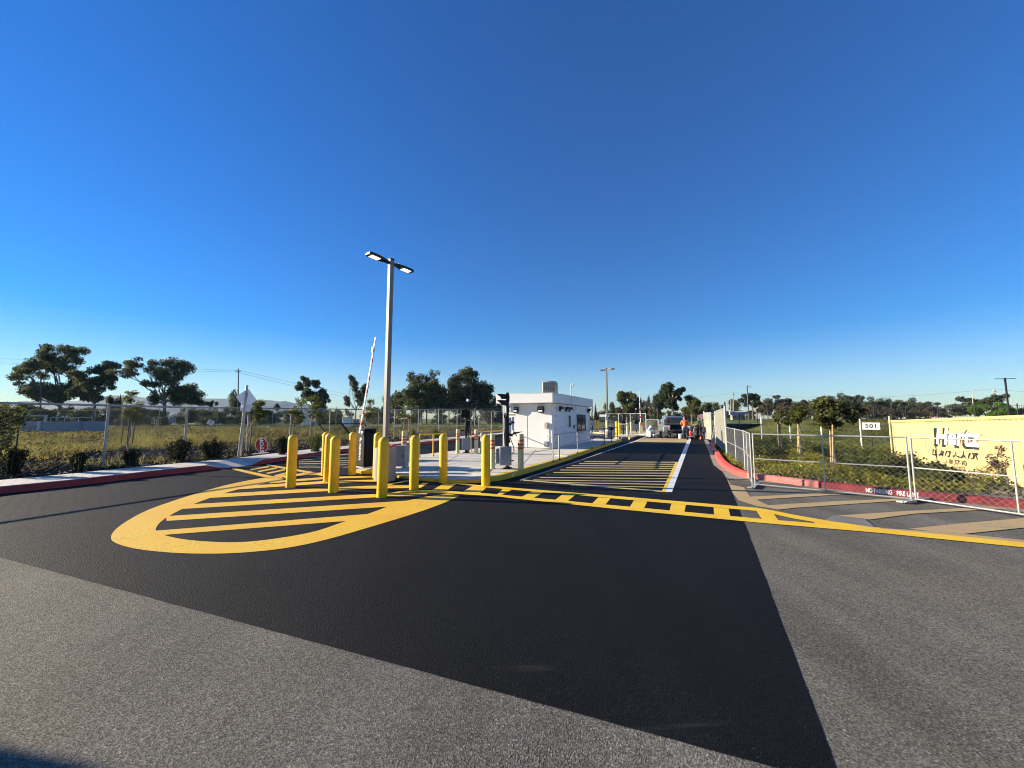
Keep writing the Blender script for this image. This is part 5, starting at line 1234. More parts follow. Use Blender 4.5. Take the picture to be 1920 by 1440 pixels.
# worker bent double over the marking machine
J2 = dict(pelvis=(.25, 0, .92), chest=(-.12, 0, 1.08), neck=(-.28, 0, 1.04), head=(-.41, 0, .97), face=(-.5, 0, -1),
          shl=(-.14, .2, 1.05), ell=(-.24, .25, .78), wrl=(-.42, .15, .60), shr=(-.14, -.2, 1.05), elr=(-.24, -.25, .78), wrr=(-.42, -.15, .60),
          hipl=(.25, .1, .88), knl=(.12, .13, .48), anl=(.22, .14, .08), toel=(.02, .16, .05), hipr=(.25, -.1, .88), knr=(.16, -.13, .48), anr=(.30, -.14, .08), toer=(.10, -.16, .05))
pw2 = GD(1306, 28.6, 0.004)
person('worker in black clothes bent double over the line-marking machine by the slatted gate', pw2, .2, J2, clothing(J2, 'dark_cloth', 'dark_cloth'), 'hair')
t = thing('marking_machine', 'small wheeled line-marking machine with red tank beside the bent worker', 'machine', GD(1295.5, 28.9, .004), .3)
for s in (-.22, .22):
    wl = MB().lathe([(.05, -.04), (.15, -.04), (.16, 0), (.15, .04), (.05, .04)], 16).build('wheel', 'rubber', t); wl.matrix_local = frame_mtx((.2, s, .16), (1, 0, 0), (0, 0, 1))
wl = MB().lathe([(.05, -.03), (.11, -.03), (.12, 0), (.11, .03), (.05, .03)], 14).build('wheel', 'rubber', t); wl.matrix_local = frame_mtx((-.4, 0, .12), (1, 0, 0), (0, 0, 1))
MB().tube([(-.4, 0, .22), (.25, -.2, .26), (.25, .2, .26), (-.4, 0, .22)], .025, 6).tube([(.2, .2, .26), (.5, .22, .95), (.5, -.22, .95), (.2, -.2, .26)], .018, 6).build('frame', 'off_white', t)
MB().lathe([(.13, .3), (.15, .34), (.15, .62), (.1, .68), (.05, .7)], 16, (-.05, 0, 0)).build('tank', 'barrier_red', t); MB().box((.16, .0, .42), (.24, .26, .22), bev=.03).build('engine', 'off_white', t)
MB().tube([(-.05, 0, .68), (-.2, .1, .8), (-.38, .12, .5), (-.42, .1, .3)], .015, 6).build('hose', 'rubber', t)
# round signs beyond
def round_sign(lab, px, py, Y, r, yb, mm='sign_red'):
    c = D(px, py, Y); zb = 0.0; t = thing('stop_sign', lab, 'road sign', (c.x, c.y, zb), -.3)
    MB().tube([(0, .03, 0), (0, .03, c.z + .2)], .03, 6).build('sign_post', 'galv_dull', t)
    ob = octagon(r, -.004, .004).build('sign_plate', mm, t, smooth=False); ob.location = (0, 0, c.z)
    return t
M['pink_sign'] = mat('sign_pink', (.72, .42, .38), .5)
round_sign('distant pale pink octagonal sign on a post beyond the work truck', 1316, 781, 42, .29, 0, 'pink_sign')
t = thing('cable_reel', 'round pinkish disc leaning on the road left of the slatted gate', 'disc', GD(1318.5, 31, 0.0), .0); ob = MB().lathe([(.40, -.05), (.42, 0), (.40, .05)], 22).build('disc', 'pink_sign', t); ob.matrix_local = frame_mtx((0, 0, .43), (1, 0, 0), (0, .2, 1)); MB().lathe([(.1, -.08), (.1, .08)], 14).build('hub', 'black_metal', ob)
p = GD(1314, 30, 0); t = thing('traffic_cone', 'slim orange cone by the slatted gate', 'cone', p); MB().box((0, 0, .02), (.36, .36, .04), bev=.01).lathe([(.13, .04), (.03, .72), (.02, .74)], 18).build('cone', 'vest', t); MB().lathe([(.092, .32), (.07, .44)], 18).build('band', 'sign_white', t)

# ---- enclosure in the left field
c = GD(103, 33.0, 0); zb = gz(c.x, c.y) 
t = thing('concrete_enclosure', 'grey concrete block enclosure with a timber frame out in the left field', 'enclosure', (c.x, c.y, zb), .12)
W2 = 4.6; m = MB(); hC = 1.12
m.box((.55, 0, hC / 2), (3.0, .2, hC)).box((-2.1, .9, hC / 2), (.22, 2.0, hC)).box((2.05, 1.2, hC / 2), (.2, 2.2, hC)).box((-1.05, 1.9, hC / 2 - .02), (2.0, .2, hC - .04)); m.build('wall', 'grey_paint', t, smooth=False)
m = MB().box((-1.02, -.04, hC * .5), (.22, .3, hC + .02), bev=.01); m.build('wall_end', 'concrete', t)
m = MB().box((-2.3, 0, .85), (.14, .14, 1.7)).box((-.95, .25, .85), (.14, .14, 1.7)).box((-1.6, .12, 1.62), (1.5, .16, .12), (0, 0, .18)); m.build('timber_frame', mat('timber', (.42, .36, .30), .85, var=.2, scale=9), t, smooth=False)
m = MB().tube([(-.6, .3, hC + .35), (1.8, 1.2, hC + .35)], .03, 6)
for k in range(4): m.tube([(-.6 + .8 * k, .3 + .3 * k, 0), (-.6 + .8 * k, .3 + .3 * k, hC + .35)], .025, 6)
m.build('pipe_rail', 'galv_dull', t)
for (px, Y, w_, h_, lab) in [(575, 62, 1.9, 1.1, 'small pale shed box standing in the grass of the left field'), (652, 60, 2.2, 1.5, 'pair of pale utility boxes in the left field behind the gate arm')]:
    p = GD(px, Y, 0); p.z = gz(p.x, p.y); t = thing('utility_box', lab, 'utility box', p, .2); MB().box((0, 0, h_ / 2), (w_ * .6, .8, h_), bev=.03).build('cabinet', 'off_white', t); MB().box((w_ * .55, .2, h_ * .4), (w_ * .35, .7, h_ * .8), bev=.03).build('side_cabinet', 'grey_paint', t); MB().box((0, 0, h_ + .03), (w_ * .66, .9, .06), bev=.01).build('lid', 'galv_dull', t)

# ---- far buildings
def gable_house(lab, px, Y, w_, d_, h_, rh, rz, wallm, roofm, z=None):
    p = GD(px, Y, 0); p.z = gz(p.x, p.y) if z is None else z; t = thing('house', lab, 'house', p, rz)
    MB().box((0, 0, h_ / 2), (w_, d_, h_)).build('wall', wallm, t, smooth=False)
    e = .4; V = [(-w_ / 2 - e, -d_ / 2 - e, h_), (w_ / 2 + e, -d_ / 2 - e, h_), (w_ / 2 + e, d_ / 2 + e, h_), (-w_ / 2 - e, d_ / 2 + e, h_), (-w_ / 2 - e, 0, h_ + rh), (w_ / 2 + e, 0, h_ + rh)]
    MB().add(V, [(0, 1, 5, 4), (2, 3, 4, 5), (0, 4, 3), (1, 2, 5), (0, 3, 2, 1)]).build('roof', roofm, t, smooth=False)
    for k in range(3): MB().box((-w_ * .3 + w_ * .3 * k, -d_ / 2 - .005, h_ * .55), (w_ * .14, .03, h_ * .35)).build('window', 'dark_glass', t, smooth=False)
    MB().box((w_ * .42, -d_ / 2 - .01, h_ * .4), (w_ * .1, .03, h_ * .8)).build('door', 'bronze', t, smooth=False)
    return t
M['roof_dark'] = mat('roof_dark', (.05, .045, .045), .85, var=.2, scale=3); M['roof_pale'] = mat('roof_pale', (.45, .44, .42), .8, var=.1); M['house_beige'] = mat('house_wall', (.42, .37, .30), .85, var=.08)
gable_house('distant beige house with a grey roof behind the dark fence on the right', 1383, 125, 3.4, 3.2, 1.7, 1.1, -.3, 'house_beige', 'roof_pale')
gable_house('dark-roofed open shed beyond the slatted gates', 1331, 90, 4.6, 4, 2.2, 1.0, -.3, 'house_beige', 'roof_dark', .3)
gable_house('long low white-roofed building far behind the distant lamp post', 1146, 150, 8, 5, 2.0, .9, -.25, 'house_beige', 'off_white', 0.3)
# iron fence on the rise at the right
P = []; ys = [(1352, 60), (1420, 62), (1500, 62), (1570, 60), (1640, 58), (1700, 56), (1760, 54), (1830, 50), (1910, 47), (2000, 44)]
P = [GD(x, y, gz(GD(x, y, 0).x, y)) for x, y in ys]
t = thing('iron_fence', 'long black iron picket fence on the rise at the right', 'fence', P[0]); o = P[0]
m2 = MB()
for a_, b_ in zip(P[:-1], P[1:]):
    n_ = int((b_ - a_).length / .16); d_ = (b_ - a_) / n_
    for k in range(n_):
        v = a_ - o + d_ * k; m2.tube([v, v + Vector((0, 0, 2.1))], .011, 4, caps=False)
    nb = max(1, int((b_ - a_).length / 3.0))
    for k in range(nb):
        v = a_ - o + (b_ - a_) * (k / nb); MB().box(v + Vector((0, 0, 1.15)), (.085, .085, 2.3)).build('fence_post', 'black_metal', t, smooth=False)
    m3 = MB()
    for z_ in (.2, 1.75, 2.05): m3.tube([a_ - o + Vector((0, 0, z_)), b_ - o + Vector((0, 0, z_))], .022, 4)
    m3.build('rail', 'black_metal', t, smooth=False)
m2.build('pickets', 'black_metal', t, smooth=False)
# dark board fence section in front of the houses
a_, b_ = GD(1357, 52, 0), GD(1476, 55, 0); za, zb_ = gz(a_.x, a_.y), gz(b_.x, b_.y); a_.z, b_.z = za, zb_
t = thing('board_fence', 'low dark screened fence below the distant houses on the right', 'fence', a_, math.atan2(b_.y - a_.y, b_.x - a_.x)); Lf = (b_ - a_).length
m = MB(); n_ = int(Lf / .3)
for k in range(n_): m.box((.3 * k + .15, .01 * (k % 2), .62), (.292, .02, 1.1 if k < n_ * .35 else .95))
m.build('boards', 'screen', t, smooth=False); MB().box((Lf / 2, -.03, 1.12), (Lf, .05, .05)).build('top_rail', 'galv_dull', t, smooth=False)
for k in range(6): MB().box((Lf * k / 5, -.06, .65), (.1, .08, 1.3)).build('fence_post', 'black_metal', t, smooth=False)

# ---- poles and wires
def pole(lab, px, yt, Y, r, cross=0.0, m='pole_wood', lean=0.0, base=None):
    p = GD(px, Y, 0); p.z = gz(p.x, p.y); top = D(px + lean, yt, Y); h = top.z - p.z; t = thing('utility_pole', lab, 'utility pole', p, 0)
    MB().tube([(0, 0, -.3), (top.x - p.x, 0, h)], r, 8, r1=r * .65).build('pole', m, t)
    if cross:
        MB().box((top.x - p.x, -.1, h - .7), (cross, .12, .14), (0, 0, .35)).build('crossarm', m, t)
        for k in (-.45, -.15, .15, .45): MB().lathe([(.05, 0), (.08, .08), (.04, .2)], 8, (top.x - p.x + cross * k * .94, -.1 + cross * k * .34, h - .63)).build('insulator', 'off_white', t)
    return Vector((top.x, p.y, top.z))
w1 = pole('dark utility pole with a small crossarm behind the diamond road sign', 447, 691, 96, .16, 1.3)
pole('short dark pole in front of the big spreading tree at the far left', 77, 700, 70, .14)
w3 = pole('grey utility pole rising beside the distant house on the right', 1375, 736, 140, .22, 1.4, 'pole_pale')
pole('pale thin pole beside the grey utility pole above the distant house', 1370.5, 748, 138, .16, 0, 'pole_pale')
w4 = pole('utility pole with crossarms leaning slightly, above the yellow container', 1869, 729, 110, .20, 2.0, 'pole_pale', -5)
pole('second dark pole just left of the leaning pole with crossarms', 1866, 737, 116, .14, 0, 'pole_wood', -3)
pole('pale flagless pole in front of the bright green tree', 1824.5, 735, 80, .11, 0, 'pole_pale', -1)
pole('thin dark pole within the far right tree line', 1671, 754, 100, .13, 0, 'pole_wood', 0)
def wire(lab, a, b, sag, r=.025):
    pts_ = [a.lerp(b, k / 12) - Vector((0, 0, sag * 4 * (k / 12) * (1 - k / 12))) for k in range(13)]
    t = thing('power_line', lab, 'power line', pts_[0], 0, 'overhead power lines'); MB().tube([p_ - pts_[0] for p_ in pts_], r, 5).build('cable', 'wire_dark', t)
wl_ = D(-120, 661, 112)
wire('upper power line crossing the big trees to the left pole', D(-120, 662, 112), w1 + Vector((.5, 0, -.5)), .6); wire('lower power line crossing the big trees to the left pole', D(-120, 672, 112), w1 + Vector((-.4, 0, -.9)), .5)
wire('upper power line falling away right of the left pole', w1 + Vector((.5, 0, -.5)), D(700, 748, 210), .5, .03); wire('lower power line falling away right of the left pole', w1 + Vector((-.4, 0, -.9)), D(690, 752, 205), .5, .03)
wire('power line left of the grey pole by the house', D(1180, 757, 190), w3, .8, .03); wire('power line spanning from the grey pole to the leaning pole', w3, w4, 2.2, .025); wire('power line leaving the leaning pole to the right', w4, D(2050, 735, 100), .6, .022)
# ================================================================== PLANTS
def leaves(rg, cl, n, size, m4=None, droop=0.0):
    """n leaf-sized quads through a list of clumps (centre, radii); denser near each clump's skin"""
    V = np.zeros((0, 3)); tot = []
    vol = np.array([c[1][0] * c[1][1] * c[1][2] for c in cl]) ** .75; cnt = np.maximum(8, (n * vol / vol.sum())).astype(int)
    allv, alln = [], 0
    for (c, r), k in zip(cl, cnt):
        d = rg.normal(size=(k, 3)); d /= np.linalg.norm(d, axis=1)[:, None]
        rad = rg.uniform(0, 1, k) ** .42 * (1 + .12 * rg.normal(size=k)); P = np.array(c) + d * rad[:, None] * np.array(r)
        a = rg.normal(size=(k, 3)); a /= np.linalg.norm(a, axis=1)[:, None]; b = np.cross(a, rg.normal(size=(k, 3))); b /= np.linalg.norm(b, axis=1)[:, None]
        s = size * rg.uniform(.55, 1.35, (k, 1)); a = a * s; b = b * s * .62
        if droop: a[:, 2] -= droop * s[:, 0]
        q = np.stack([P - a * .5, P + b * .5, P + a * .6, P - b * .5], 1); allv.append(q.reshape(-1, 3)); alln += k
    return np.concatenate(allv), alln
def leaf_obj(name, V, n, m, parent=None, **props):
    me = bpy.data.meshes.new(name); me.vertices.add(len(V)); me.vertices.foreach_set('co', V.astype(np.float32).ravel())
    me.loops.add(n * 4); me.loops.foreach_set('vertex_index', np.arange(n * 4, dtype=np.int32)); me.polygons.add(n)
    me.polygons.foreach_set('loop_start', np.arange(0, n * 4, 4)); me.polygons.foreach_set('loop_total', np.full(n, 4)); me.update()
    me.materials.append(M[m]); return link(name, me, parent, **props)
def limb(mb, a, b, r0, r1, rg, bend=.12, seg=5):
    a, b = Vector(a), Vector(b); L = (b - a).length; off = Vector(rg.normal(size=3)) * L * bend; off.z = abs(off.z) * .4
    pts_ = []
    for k in range(seg + 1):
        t = k / seg; pts_.append(a.lerp(b, t) + off * math.sin(math.pi * t) + Vector(rg.normal(size=3)) * L * .015 * (0 < k < seg))
    mb.tube(pts_, r0, 7, r1=r1, caps=False); return pts_

def traced_tree(lab, base_px, Y, fork_px, clumps, leaf, bark, n, size, seed, r0=.35, twigs=3, cat='tree', group=None):
    rg = np.random.RandomState(seed); b = GD(base_px, Y, 0); b.z = gz(b.x, b.y)
    t = thing('tree', lab, cat, b, 0, group); fk = D(fork_px[0], fork_px[1], Y) - b
    mb = MB(); limb(mb, (0, 0, -.2), fk, r0, r0 * .7, rg, .05); cl = []
    for (px, py, rx, ry) in clumps:
        dy = rg.uniform(-1, 1) * 2.6; c = D(px, py, Y) - b + Vector((0, dy, 0)); k = Y / F
        R_ = (rx * k, (rx + ry) * .5 * k * 1.1, ry * k * 1.18); 
        pts_ = limb(mb, fk, c - Vector((0, 0, R_[2] * .2)), r0 * .42, r0 * .10, rg, .10)
        for _ in range(twigs):
            e = c + Vector(rg.normal(size=3)) * .5 * Vector(R_).length / 1.7; limb(mb, pts_[3], e, r0 * .13, r0 * .04, rg, .08, 3)
        for _ in range(max(5, int(rx * ry / 22))):
            o_ = Vector((rg.uniform(-1, 1) * R_[0], rg.uniform(-1, 1) * R_[1], rg.uniform(-1, 1) * R_[2])) * .78
            f = rg.uniform(.30, .58); cl.append((tuple(c + o_), (R_[0] * f + .25, R_[1] * f + .25, R_[2] * f * .9 + .2)))
    mb.build('trunk', bark, t)
    V, k = leaves(rg, cl, n, size, droop=.3); leaf_obj('crown', V, k, leaf, t); return t
traced_tree('big spreading umbrella-shaped eucalyptus at the far left, crossed by power lines', 108, 92, (112, 762),
    [(126, 665, 20, 13), (97, 668, 17, 11), (110, 660, 14, 8), (66, 680, 20, 13), (45, 695, 17, 13), (37, 712, 10, 9), (78, 676, 16, 10), (102, 690, 15, 9), (133, 688, 14, 14), (136, 715, 16, 13), (122, 735, 22, 13), (88, 742, 18, 11), (140, 738, 16, 12), (60, 702, 12, 8), (70, 725, 12, 8), (52, 728, 10, 8), (118, 751, 20, 9), (72, 747, 14, 8)], 'leaf_euc', 'bark_grey', 24200, 0.41, 11, .42)
traced_tree('upright eucalyptus with a clear gap below its crown, right of the big spreading tree', 176, 88, (178, 758),
    [(197, 690, 15, 11), (207, 704, 8, 9), (186, 702, 14, 11), (168, 712, 13, 12), (190, 722, 17, 11), (160, 726, 14, 12), (173, 738, 16, 10), (206, 722, 7, 7), (152, 740, 12, 10)], 'leaf_euc', 'bark_grey', 13200, 0.40, 12, .32)
traced_tree('leaning eucalyptus with a one-sided crown reaching left, behind the left fence', 310, 86, (308, 752),
    [(264, 679, 17, 9), (240, 698, 19, 7), (285, 688, 11, 9), (318, 680, 18, 12), (333, 688, 12, 14), (312, 706, 17, 13), (336, 712, 14, 14), (300, 728, 15, 10), (348, 735, 18, 13), (328, 742, 24, 13), (362, 750, 12, 9), (285, 748, 14, 10), (300, 695, 9, 9)], 'leaf_euc', 'bark_grey', 19800, 0.38, 13, .38)
traced_tree('tall ragged tree with open branches left of the raised barrier arm', 592, 105, (592, 770),
    [(558, 724, 9, 7), (574, 716, 11, 8), (588, 722, 9, 8), (580, 735, 13, 9), (596, 742, 11, 10), (588, 755, 15, 10), (609, 738, 7, 10), (611, 750, 7, 7), (565, 735, 6, 6)], 'leaf_euc', 'bark_grey', 9900, 0.45, 14, .32)
traced_tree('thin grey see-through tree directly behind the raised barrier arm', 666, 110, (667, 770),
    [(668, 714, 8, 8), (662, 726, 9, 8), (677, 729, 8, 9), (666, 740, 14, 9), (655, 750, 9, 9), (678, 750, 10, 10)], 'leaf_euc2', 'bark_pale', 5720, 0.40, 15, .24)
traced_tree('dark bushy eucalyptus behind the lamp post', 790, 95, (790, 770),
    [(765, 706, 12, 8), (790, 712, 15, 11), (815, 710, 12, 12), (800, 732, 24, 15), (770, 738, 18, 14), (824, 740, 12, 16), (752, 752, 16, 12), (790, 755, 24, 14), (736, 757, 12, 13), (820, 760, 18, 12)], 'leaf_euc', 'bark_pale', 18700, 0.41, 16, .36)
traced_tree('large dense dark eucalyptus left of the guard booth', 880, 95, (878, 770),
    [(876, 703, 18, 11), (858, 718, 16, 12), (892, 718, 18, 13), (880, 733, 26, 14), (908, 735, 16, 14), (855, 742, 18, 14), (895, 752, 24, 14), (918, 755, 12, 13), (868, 760, 22, 12), (845, 758, 12, 13)], 'leaf_euc', 'bark_grey', 20900, 0.41, 17, .4)
traced_tree('round dark tree behind the distant lamp post and far barrier', 1176, 100, (1176, 778),
    [(1165, 744, 9, 8), (1184, 744, 12, 9), (1174, 756, 15, 11), (1191, 758, 9, 11), (1164, 762, 10, 10), (1180, 768, 16, 9)], 'leaf_olive', 'bark_grey', 9900, 0.41, 18, .3)
traced_tree('tall round-headed tree with a pale trunk above the pickup', 1262, 96, (1259, 752),
    [(1256, 722, 12, 7), (1244, 731, 10, 8), (1268, 731, 11, 9), (1257, 740, 18, 10), (1277, 741, 7, 7), (1252, 755, 14, 11), (1272, 757, 10, 12), (1240, 745, 7, 6)], 'leaf_dark', 'bark_pale', 13200, 0.40, 19, .34)
traced_tree('olive-green rounded tree just right of the pale-trunked tree', 1296, 92, (1296, 775), [(1297, 752, 12, 7), (1290, 762, 11, 9), (1304, 764, 10, 9), (1297, 771, 14, 7)], 'leaf_olive', 'bark_grey', 6600, 0.33, 20, .22)
traced_tree('dark rounded tree in front of the single-arm lamp on the right', 1411, 118, (1410, 762), [(1402, 748, 8, 7), (1414, 745, 9, 6), (1422, 751, 7, 6), (1409, 756, 11, 6)], 'leaf_dark', 'bark_grey', 6600, 0.41, 22, .3)
traced_tree('small layered tree top rising alone over the right tree line', 1464, 125, (1462, 765), [(1462, 744.5, 7, 2.5), (1470, 750, 7, 2.5), (1455, 752, 6, 3), (1463, 758, 9, 4)], 'leaf_euc2', 'bark_pale', 3300, 0.33, 23, .2)
traced_tree('bright green rounded tree above the yellow container', 1848, 70, (1848, 778), [(1838, 765, 10, 8), (1850, 762, 12, 8), (1862, 768, 10, 9), (1846, 774, 16, 7)], 'leaf_bright', 'bark_grey', 8360, 0.28, 24, .18)
traced_tree('wide dark tree behind the bright green tree at the far right', 1835, 95, (1835, 778), [(1800, 758, 14, 8), (1822, 750, 14, 7), (1845, 748, 12, 7), (1862, 752, 12, 8), (1790, 768, 14, 8), (1878, 768, 12, 9), (1825, 766, 20, 10)], 'leaf_euc2', 'bark_grey', 11000, 0.40, 25, .3)

# generic far trees: a few kinds, then copies
def far_proto(kind, seed):
    rg = np.random.RandomState(seed); t = bpy.data.objects.new('tree', None); COL.objects.link(t); t['category'] = 'tree'
    mb = MB(); cl = []
    n, sz = 3200, .058
    if kind == 'round':
        limb(mb, (0, 0, -.05), (0, 0, .4), .035, .025, rg, .05); 
        for _ in range(11):
            c = Vector(rg.normal(size=3)) * .2 + Vector((0, 0, .62)); cl.append((tuple(c), tuple(rg.uniform(.13, .24, 3)))); limb(mb, (0, 0, .38), c, .018, .005, rg)
        leaf = 'leaf_euc'
    elif kind == 'flat':
        limb(mb, (0, 0, -.05), (.03, 0, .5), .03, .02, rg, .05)
        for _ in range(8):
            c = Vector((rg.uniform(-.45, .45), rg.uniform(-.4, .4), rg.uniform(.72, .92))); cl.append((tuple(c), (.2, .2, .08))); limb(mb, (.03, 0, .5), c, .016, .005, rg)
        leaf = 'leaf_euc2'
    elif kind == 'bush':
        limb(mb, (0, 0, -.05), (0, 0, .2), .03, .02, rg, .05)
        for _ in range(12):
            c = Vector((rg.uniform(-.5, .5), rg.uniform(-.4, .4), rg.uniform(.15, .8))); cl.append((tuple(c), tuple(rg.uniform(.14, .26, 3)))); limb(mb, (0, 0, .15), c, .015, .004, rg)
        leaf = 'leaf_dark'
    elif kind == 'bare':
        limb(mb, (0, 0, -.05), (0, 0, .3), .03, .02, rg, .05)
        for _ in range(14):
            c = Vector((rg.uniform(-.5, .5), rg.uniform(-.4, .4), rg.uniform(.3, .9))); cl.append((tuple(c), tuple(rg.uniform(.12, .2, 3)))); limb(mb, (0, 0, .25), c, .014, .003, rg)
        leaf = 'leaf_brown'
    else:
        limb(mb, (0, 0, -.05), (0, 0, .95), .03, .006, rg, .02)
        for k in range(10):
            z = .12 + .085 * k; r_ = .26 * (1 - k / 10.5); cl.append(((0, 0, z), (r_, r_, .07)))
        leaf = 'leaf_dark'
    mb.build('trunk', 'bark_grey', t); V, k = leaves(rg, cl, n, sz, droop=.2); leaf_obj('crown', V, k, leaf, t); return t
PR = {(k, s): far_proto(k, 40 + i * 7 + s) for i, k in enumerate(('round', 'flat', 'bush', 'bare', 'cone')) for s in (0, 1)}
used = set(); rt = random.Random(5)
def far_tree(kind, px, yt, wpx, Y, lab, grp, ratio=1.0):
    s = rt.choice((0, 1)); p = GD(px, Y, 0); p.z = gz(p.x, p.y); h = max(1.5, D(px, yt, Y).z - p.z); wd = wpx * Y / F
    base = dict(round=.85, flat=1.2, bush=1.25, bare=1.25, cone=.5)[kind]; sc = (wd / base, wd / base, h / .95)
    src = PR[(kind, s)]
    if (kind, s) not in used:
        used.add((kind, s)); o_ = src; o_.location = p; o_.rotation_euler = (0, 0, rt.uniform(0, 6.28)); o_.scale = sc; o_['label'] = lab
        if grp: o_['group'] = grp
    else:
        o_ = dup(src, p, rt.uniform(0, 6.28), lab, grp, sc)
        if not grp and 'group' in o_: del o_['group']
    return o_
g1 = 'low dark trees along the far edge of the left field'; l1 = 'one of the low dark bushy trees along the far edge of the left field'
for px, yt, w_, Y in [(30, 757, 50, 82), (62, 750, 44, 100), (95, 758, 50, 84), (150, 756, 46, 96), (165, 762, 50, 84), (215, 761, 46, 90), (262, 757, 40, 96), (240, 770, 60, 82), (300, 762, 60, 84), (340, 760, 50, 92), (372, 762, 40, 96), (400, 766, 44, 90), (436, 758, 30, 104), (455, 762, 34, 96), (500, 763, 40, 108), (545, 764, 34, 104), (612, 766, 44, 96), (640, 768, 50, 90), (708, 764, 46, 92), (-20, 752, 60, 100), (18, 748, 46, 88), (55, 756, 40, 110), (80, 760, 40, 95), (140, 762, 40, 120), (225, 757, 30, 115), (250, 765, 40, 100), (390, 762, 40, 120), (420, 768, 40, 110), (465, 768, 50, 120), (505, 770, 46, 125), (540, 768, 40, 115), (620, 764, 40, 125), (640, 762, 30, 118), (700, 757, 34, 112), (722, 752, 26, 104), (740, 768, 40, 110), (690, 772, 40, 100), (600, 772, 40, 100), (350, 770, 40, 100), (190, 768, 50, 105), (115, 772, 60, 100), (570, 774, 46, 96), (480, 776, 50, 100), (430, 777, 40, 96), (820, 773, 40, 100), (860, 775, 50, 105), (930, 768, 40, 110), (960, 762, 30, 120), (770, 776, 44, 100)]:
    far_tree('bush', px, yt, w_, Y, l1, g1)
far_tree('cone', 222, 740, 10, 92, 'small pointed conifer between the spreading tree and the leaning tree', None)
far_tree('round', 210, 742, 22, 95, 'small rounded dark tree just right of the upright eucalyptus', None)
far_tree('flat', 394, 752, 18, 118, 'little umbrella-topped tree against the blue hills', None)
far_tree('round', 440, 742, 26, 108, 'rounded tree directly behind the dark utility pole', None)
far_tree('flat', 520, 758, 16, 110, 'small palm-like tree top against the hills', None)
for px, yt, w_, Y in [(730, 740, 30, 108), (748, 733, 34, 112), (775, 726, 36, 110), (800, 724, 36, 112), (828, 730, 32, 112), (842, 726, 34, 114), (862, 722, 34, 112), (890, 730, 40, 112), (915, 738, 34, 112), (935, 748, 30, 112)]:
    far_tree('bush' if (px % 2) else 'round', px, yt, w_, Y, 'one of the dark trees massed between the lamp post and the guard booth', 'dark tree mass left of the booth')
g2 = 'trees behind the far end of the lane'; 
for k, px, yt, w_, Y, lab in [('round', 1146, 754, 18, 125, 'small dark tree left of the round tree behind the far barrier'), ('cone', 1117, 758, 9, 110, 'dark pointed conifer just right of the booth roof'), ('bare', 1207, 747, 26, 112, 'grey thin-leaved tree right of the far barrier arm'), ('bare', 1228, 750, 26, 106, 'greyish tree between the far barrier arm and the tall round-headed tree'), ('round', 1233, 738, 16, 104, 'darker narrow tree pressed against the tall round-headed tree'),
                              ('cone', 1228, 773, 12, 62, 'short dark conifer on the bright lawn left of the pickup'), ('cone', 1254, 771, 12, 64, 'short dark conifer on the bright lawn behind the pickup cab'), ('cone', 1284, 772, 14, 60, 'dark conifer directly behind the worker in orange'), ('bush', 1312, 770, 14, 66, 'dark bush beside the distant pink sign'), ('round', 1330, 754, 30, 110, 'broad olive-toned tree behind the dark-roofed shed'), ('bare', 1350, 756, 20, 125, 'pale bare tree left of the distant house'), ('round', 1382, 748, 30, 150, 'dark tree crown behind the distant house'), ('bare', 1303, 744, 20, 125, 'pale see-through tree behind the olive-green tree')]:
    far_tree(k, px, yt, w_, Y, lab, g2)
for px, yt, w_, Y in [(1100, 768, 40, 150), (1130, 766, 40, 160), (1160, 764, 50, 150), (1195, 762, 40, 150), (1215, 764, 40, 140), (1245, 766, 40, 140), (1270, 768, 40, 140), (1300, 766, 40, 145), (1322, 764, 34, 150), (1345, 764, 34, 150), (1368, 768, 34, 170), (1400, 766, 34, 160), (985, 768, 60, 150), (1030, 772, 60, 150), (1070, 770, 60, 150)]:
    far_tree('bush', px, yt, w_, Y, 'one of the low dark trees massed behind the far end of the lane', 'low tree mass behind the lane end')
g3 = 'trees in the right-hand tree line'
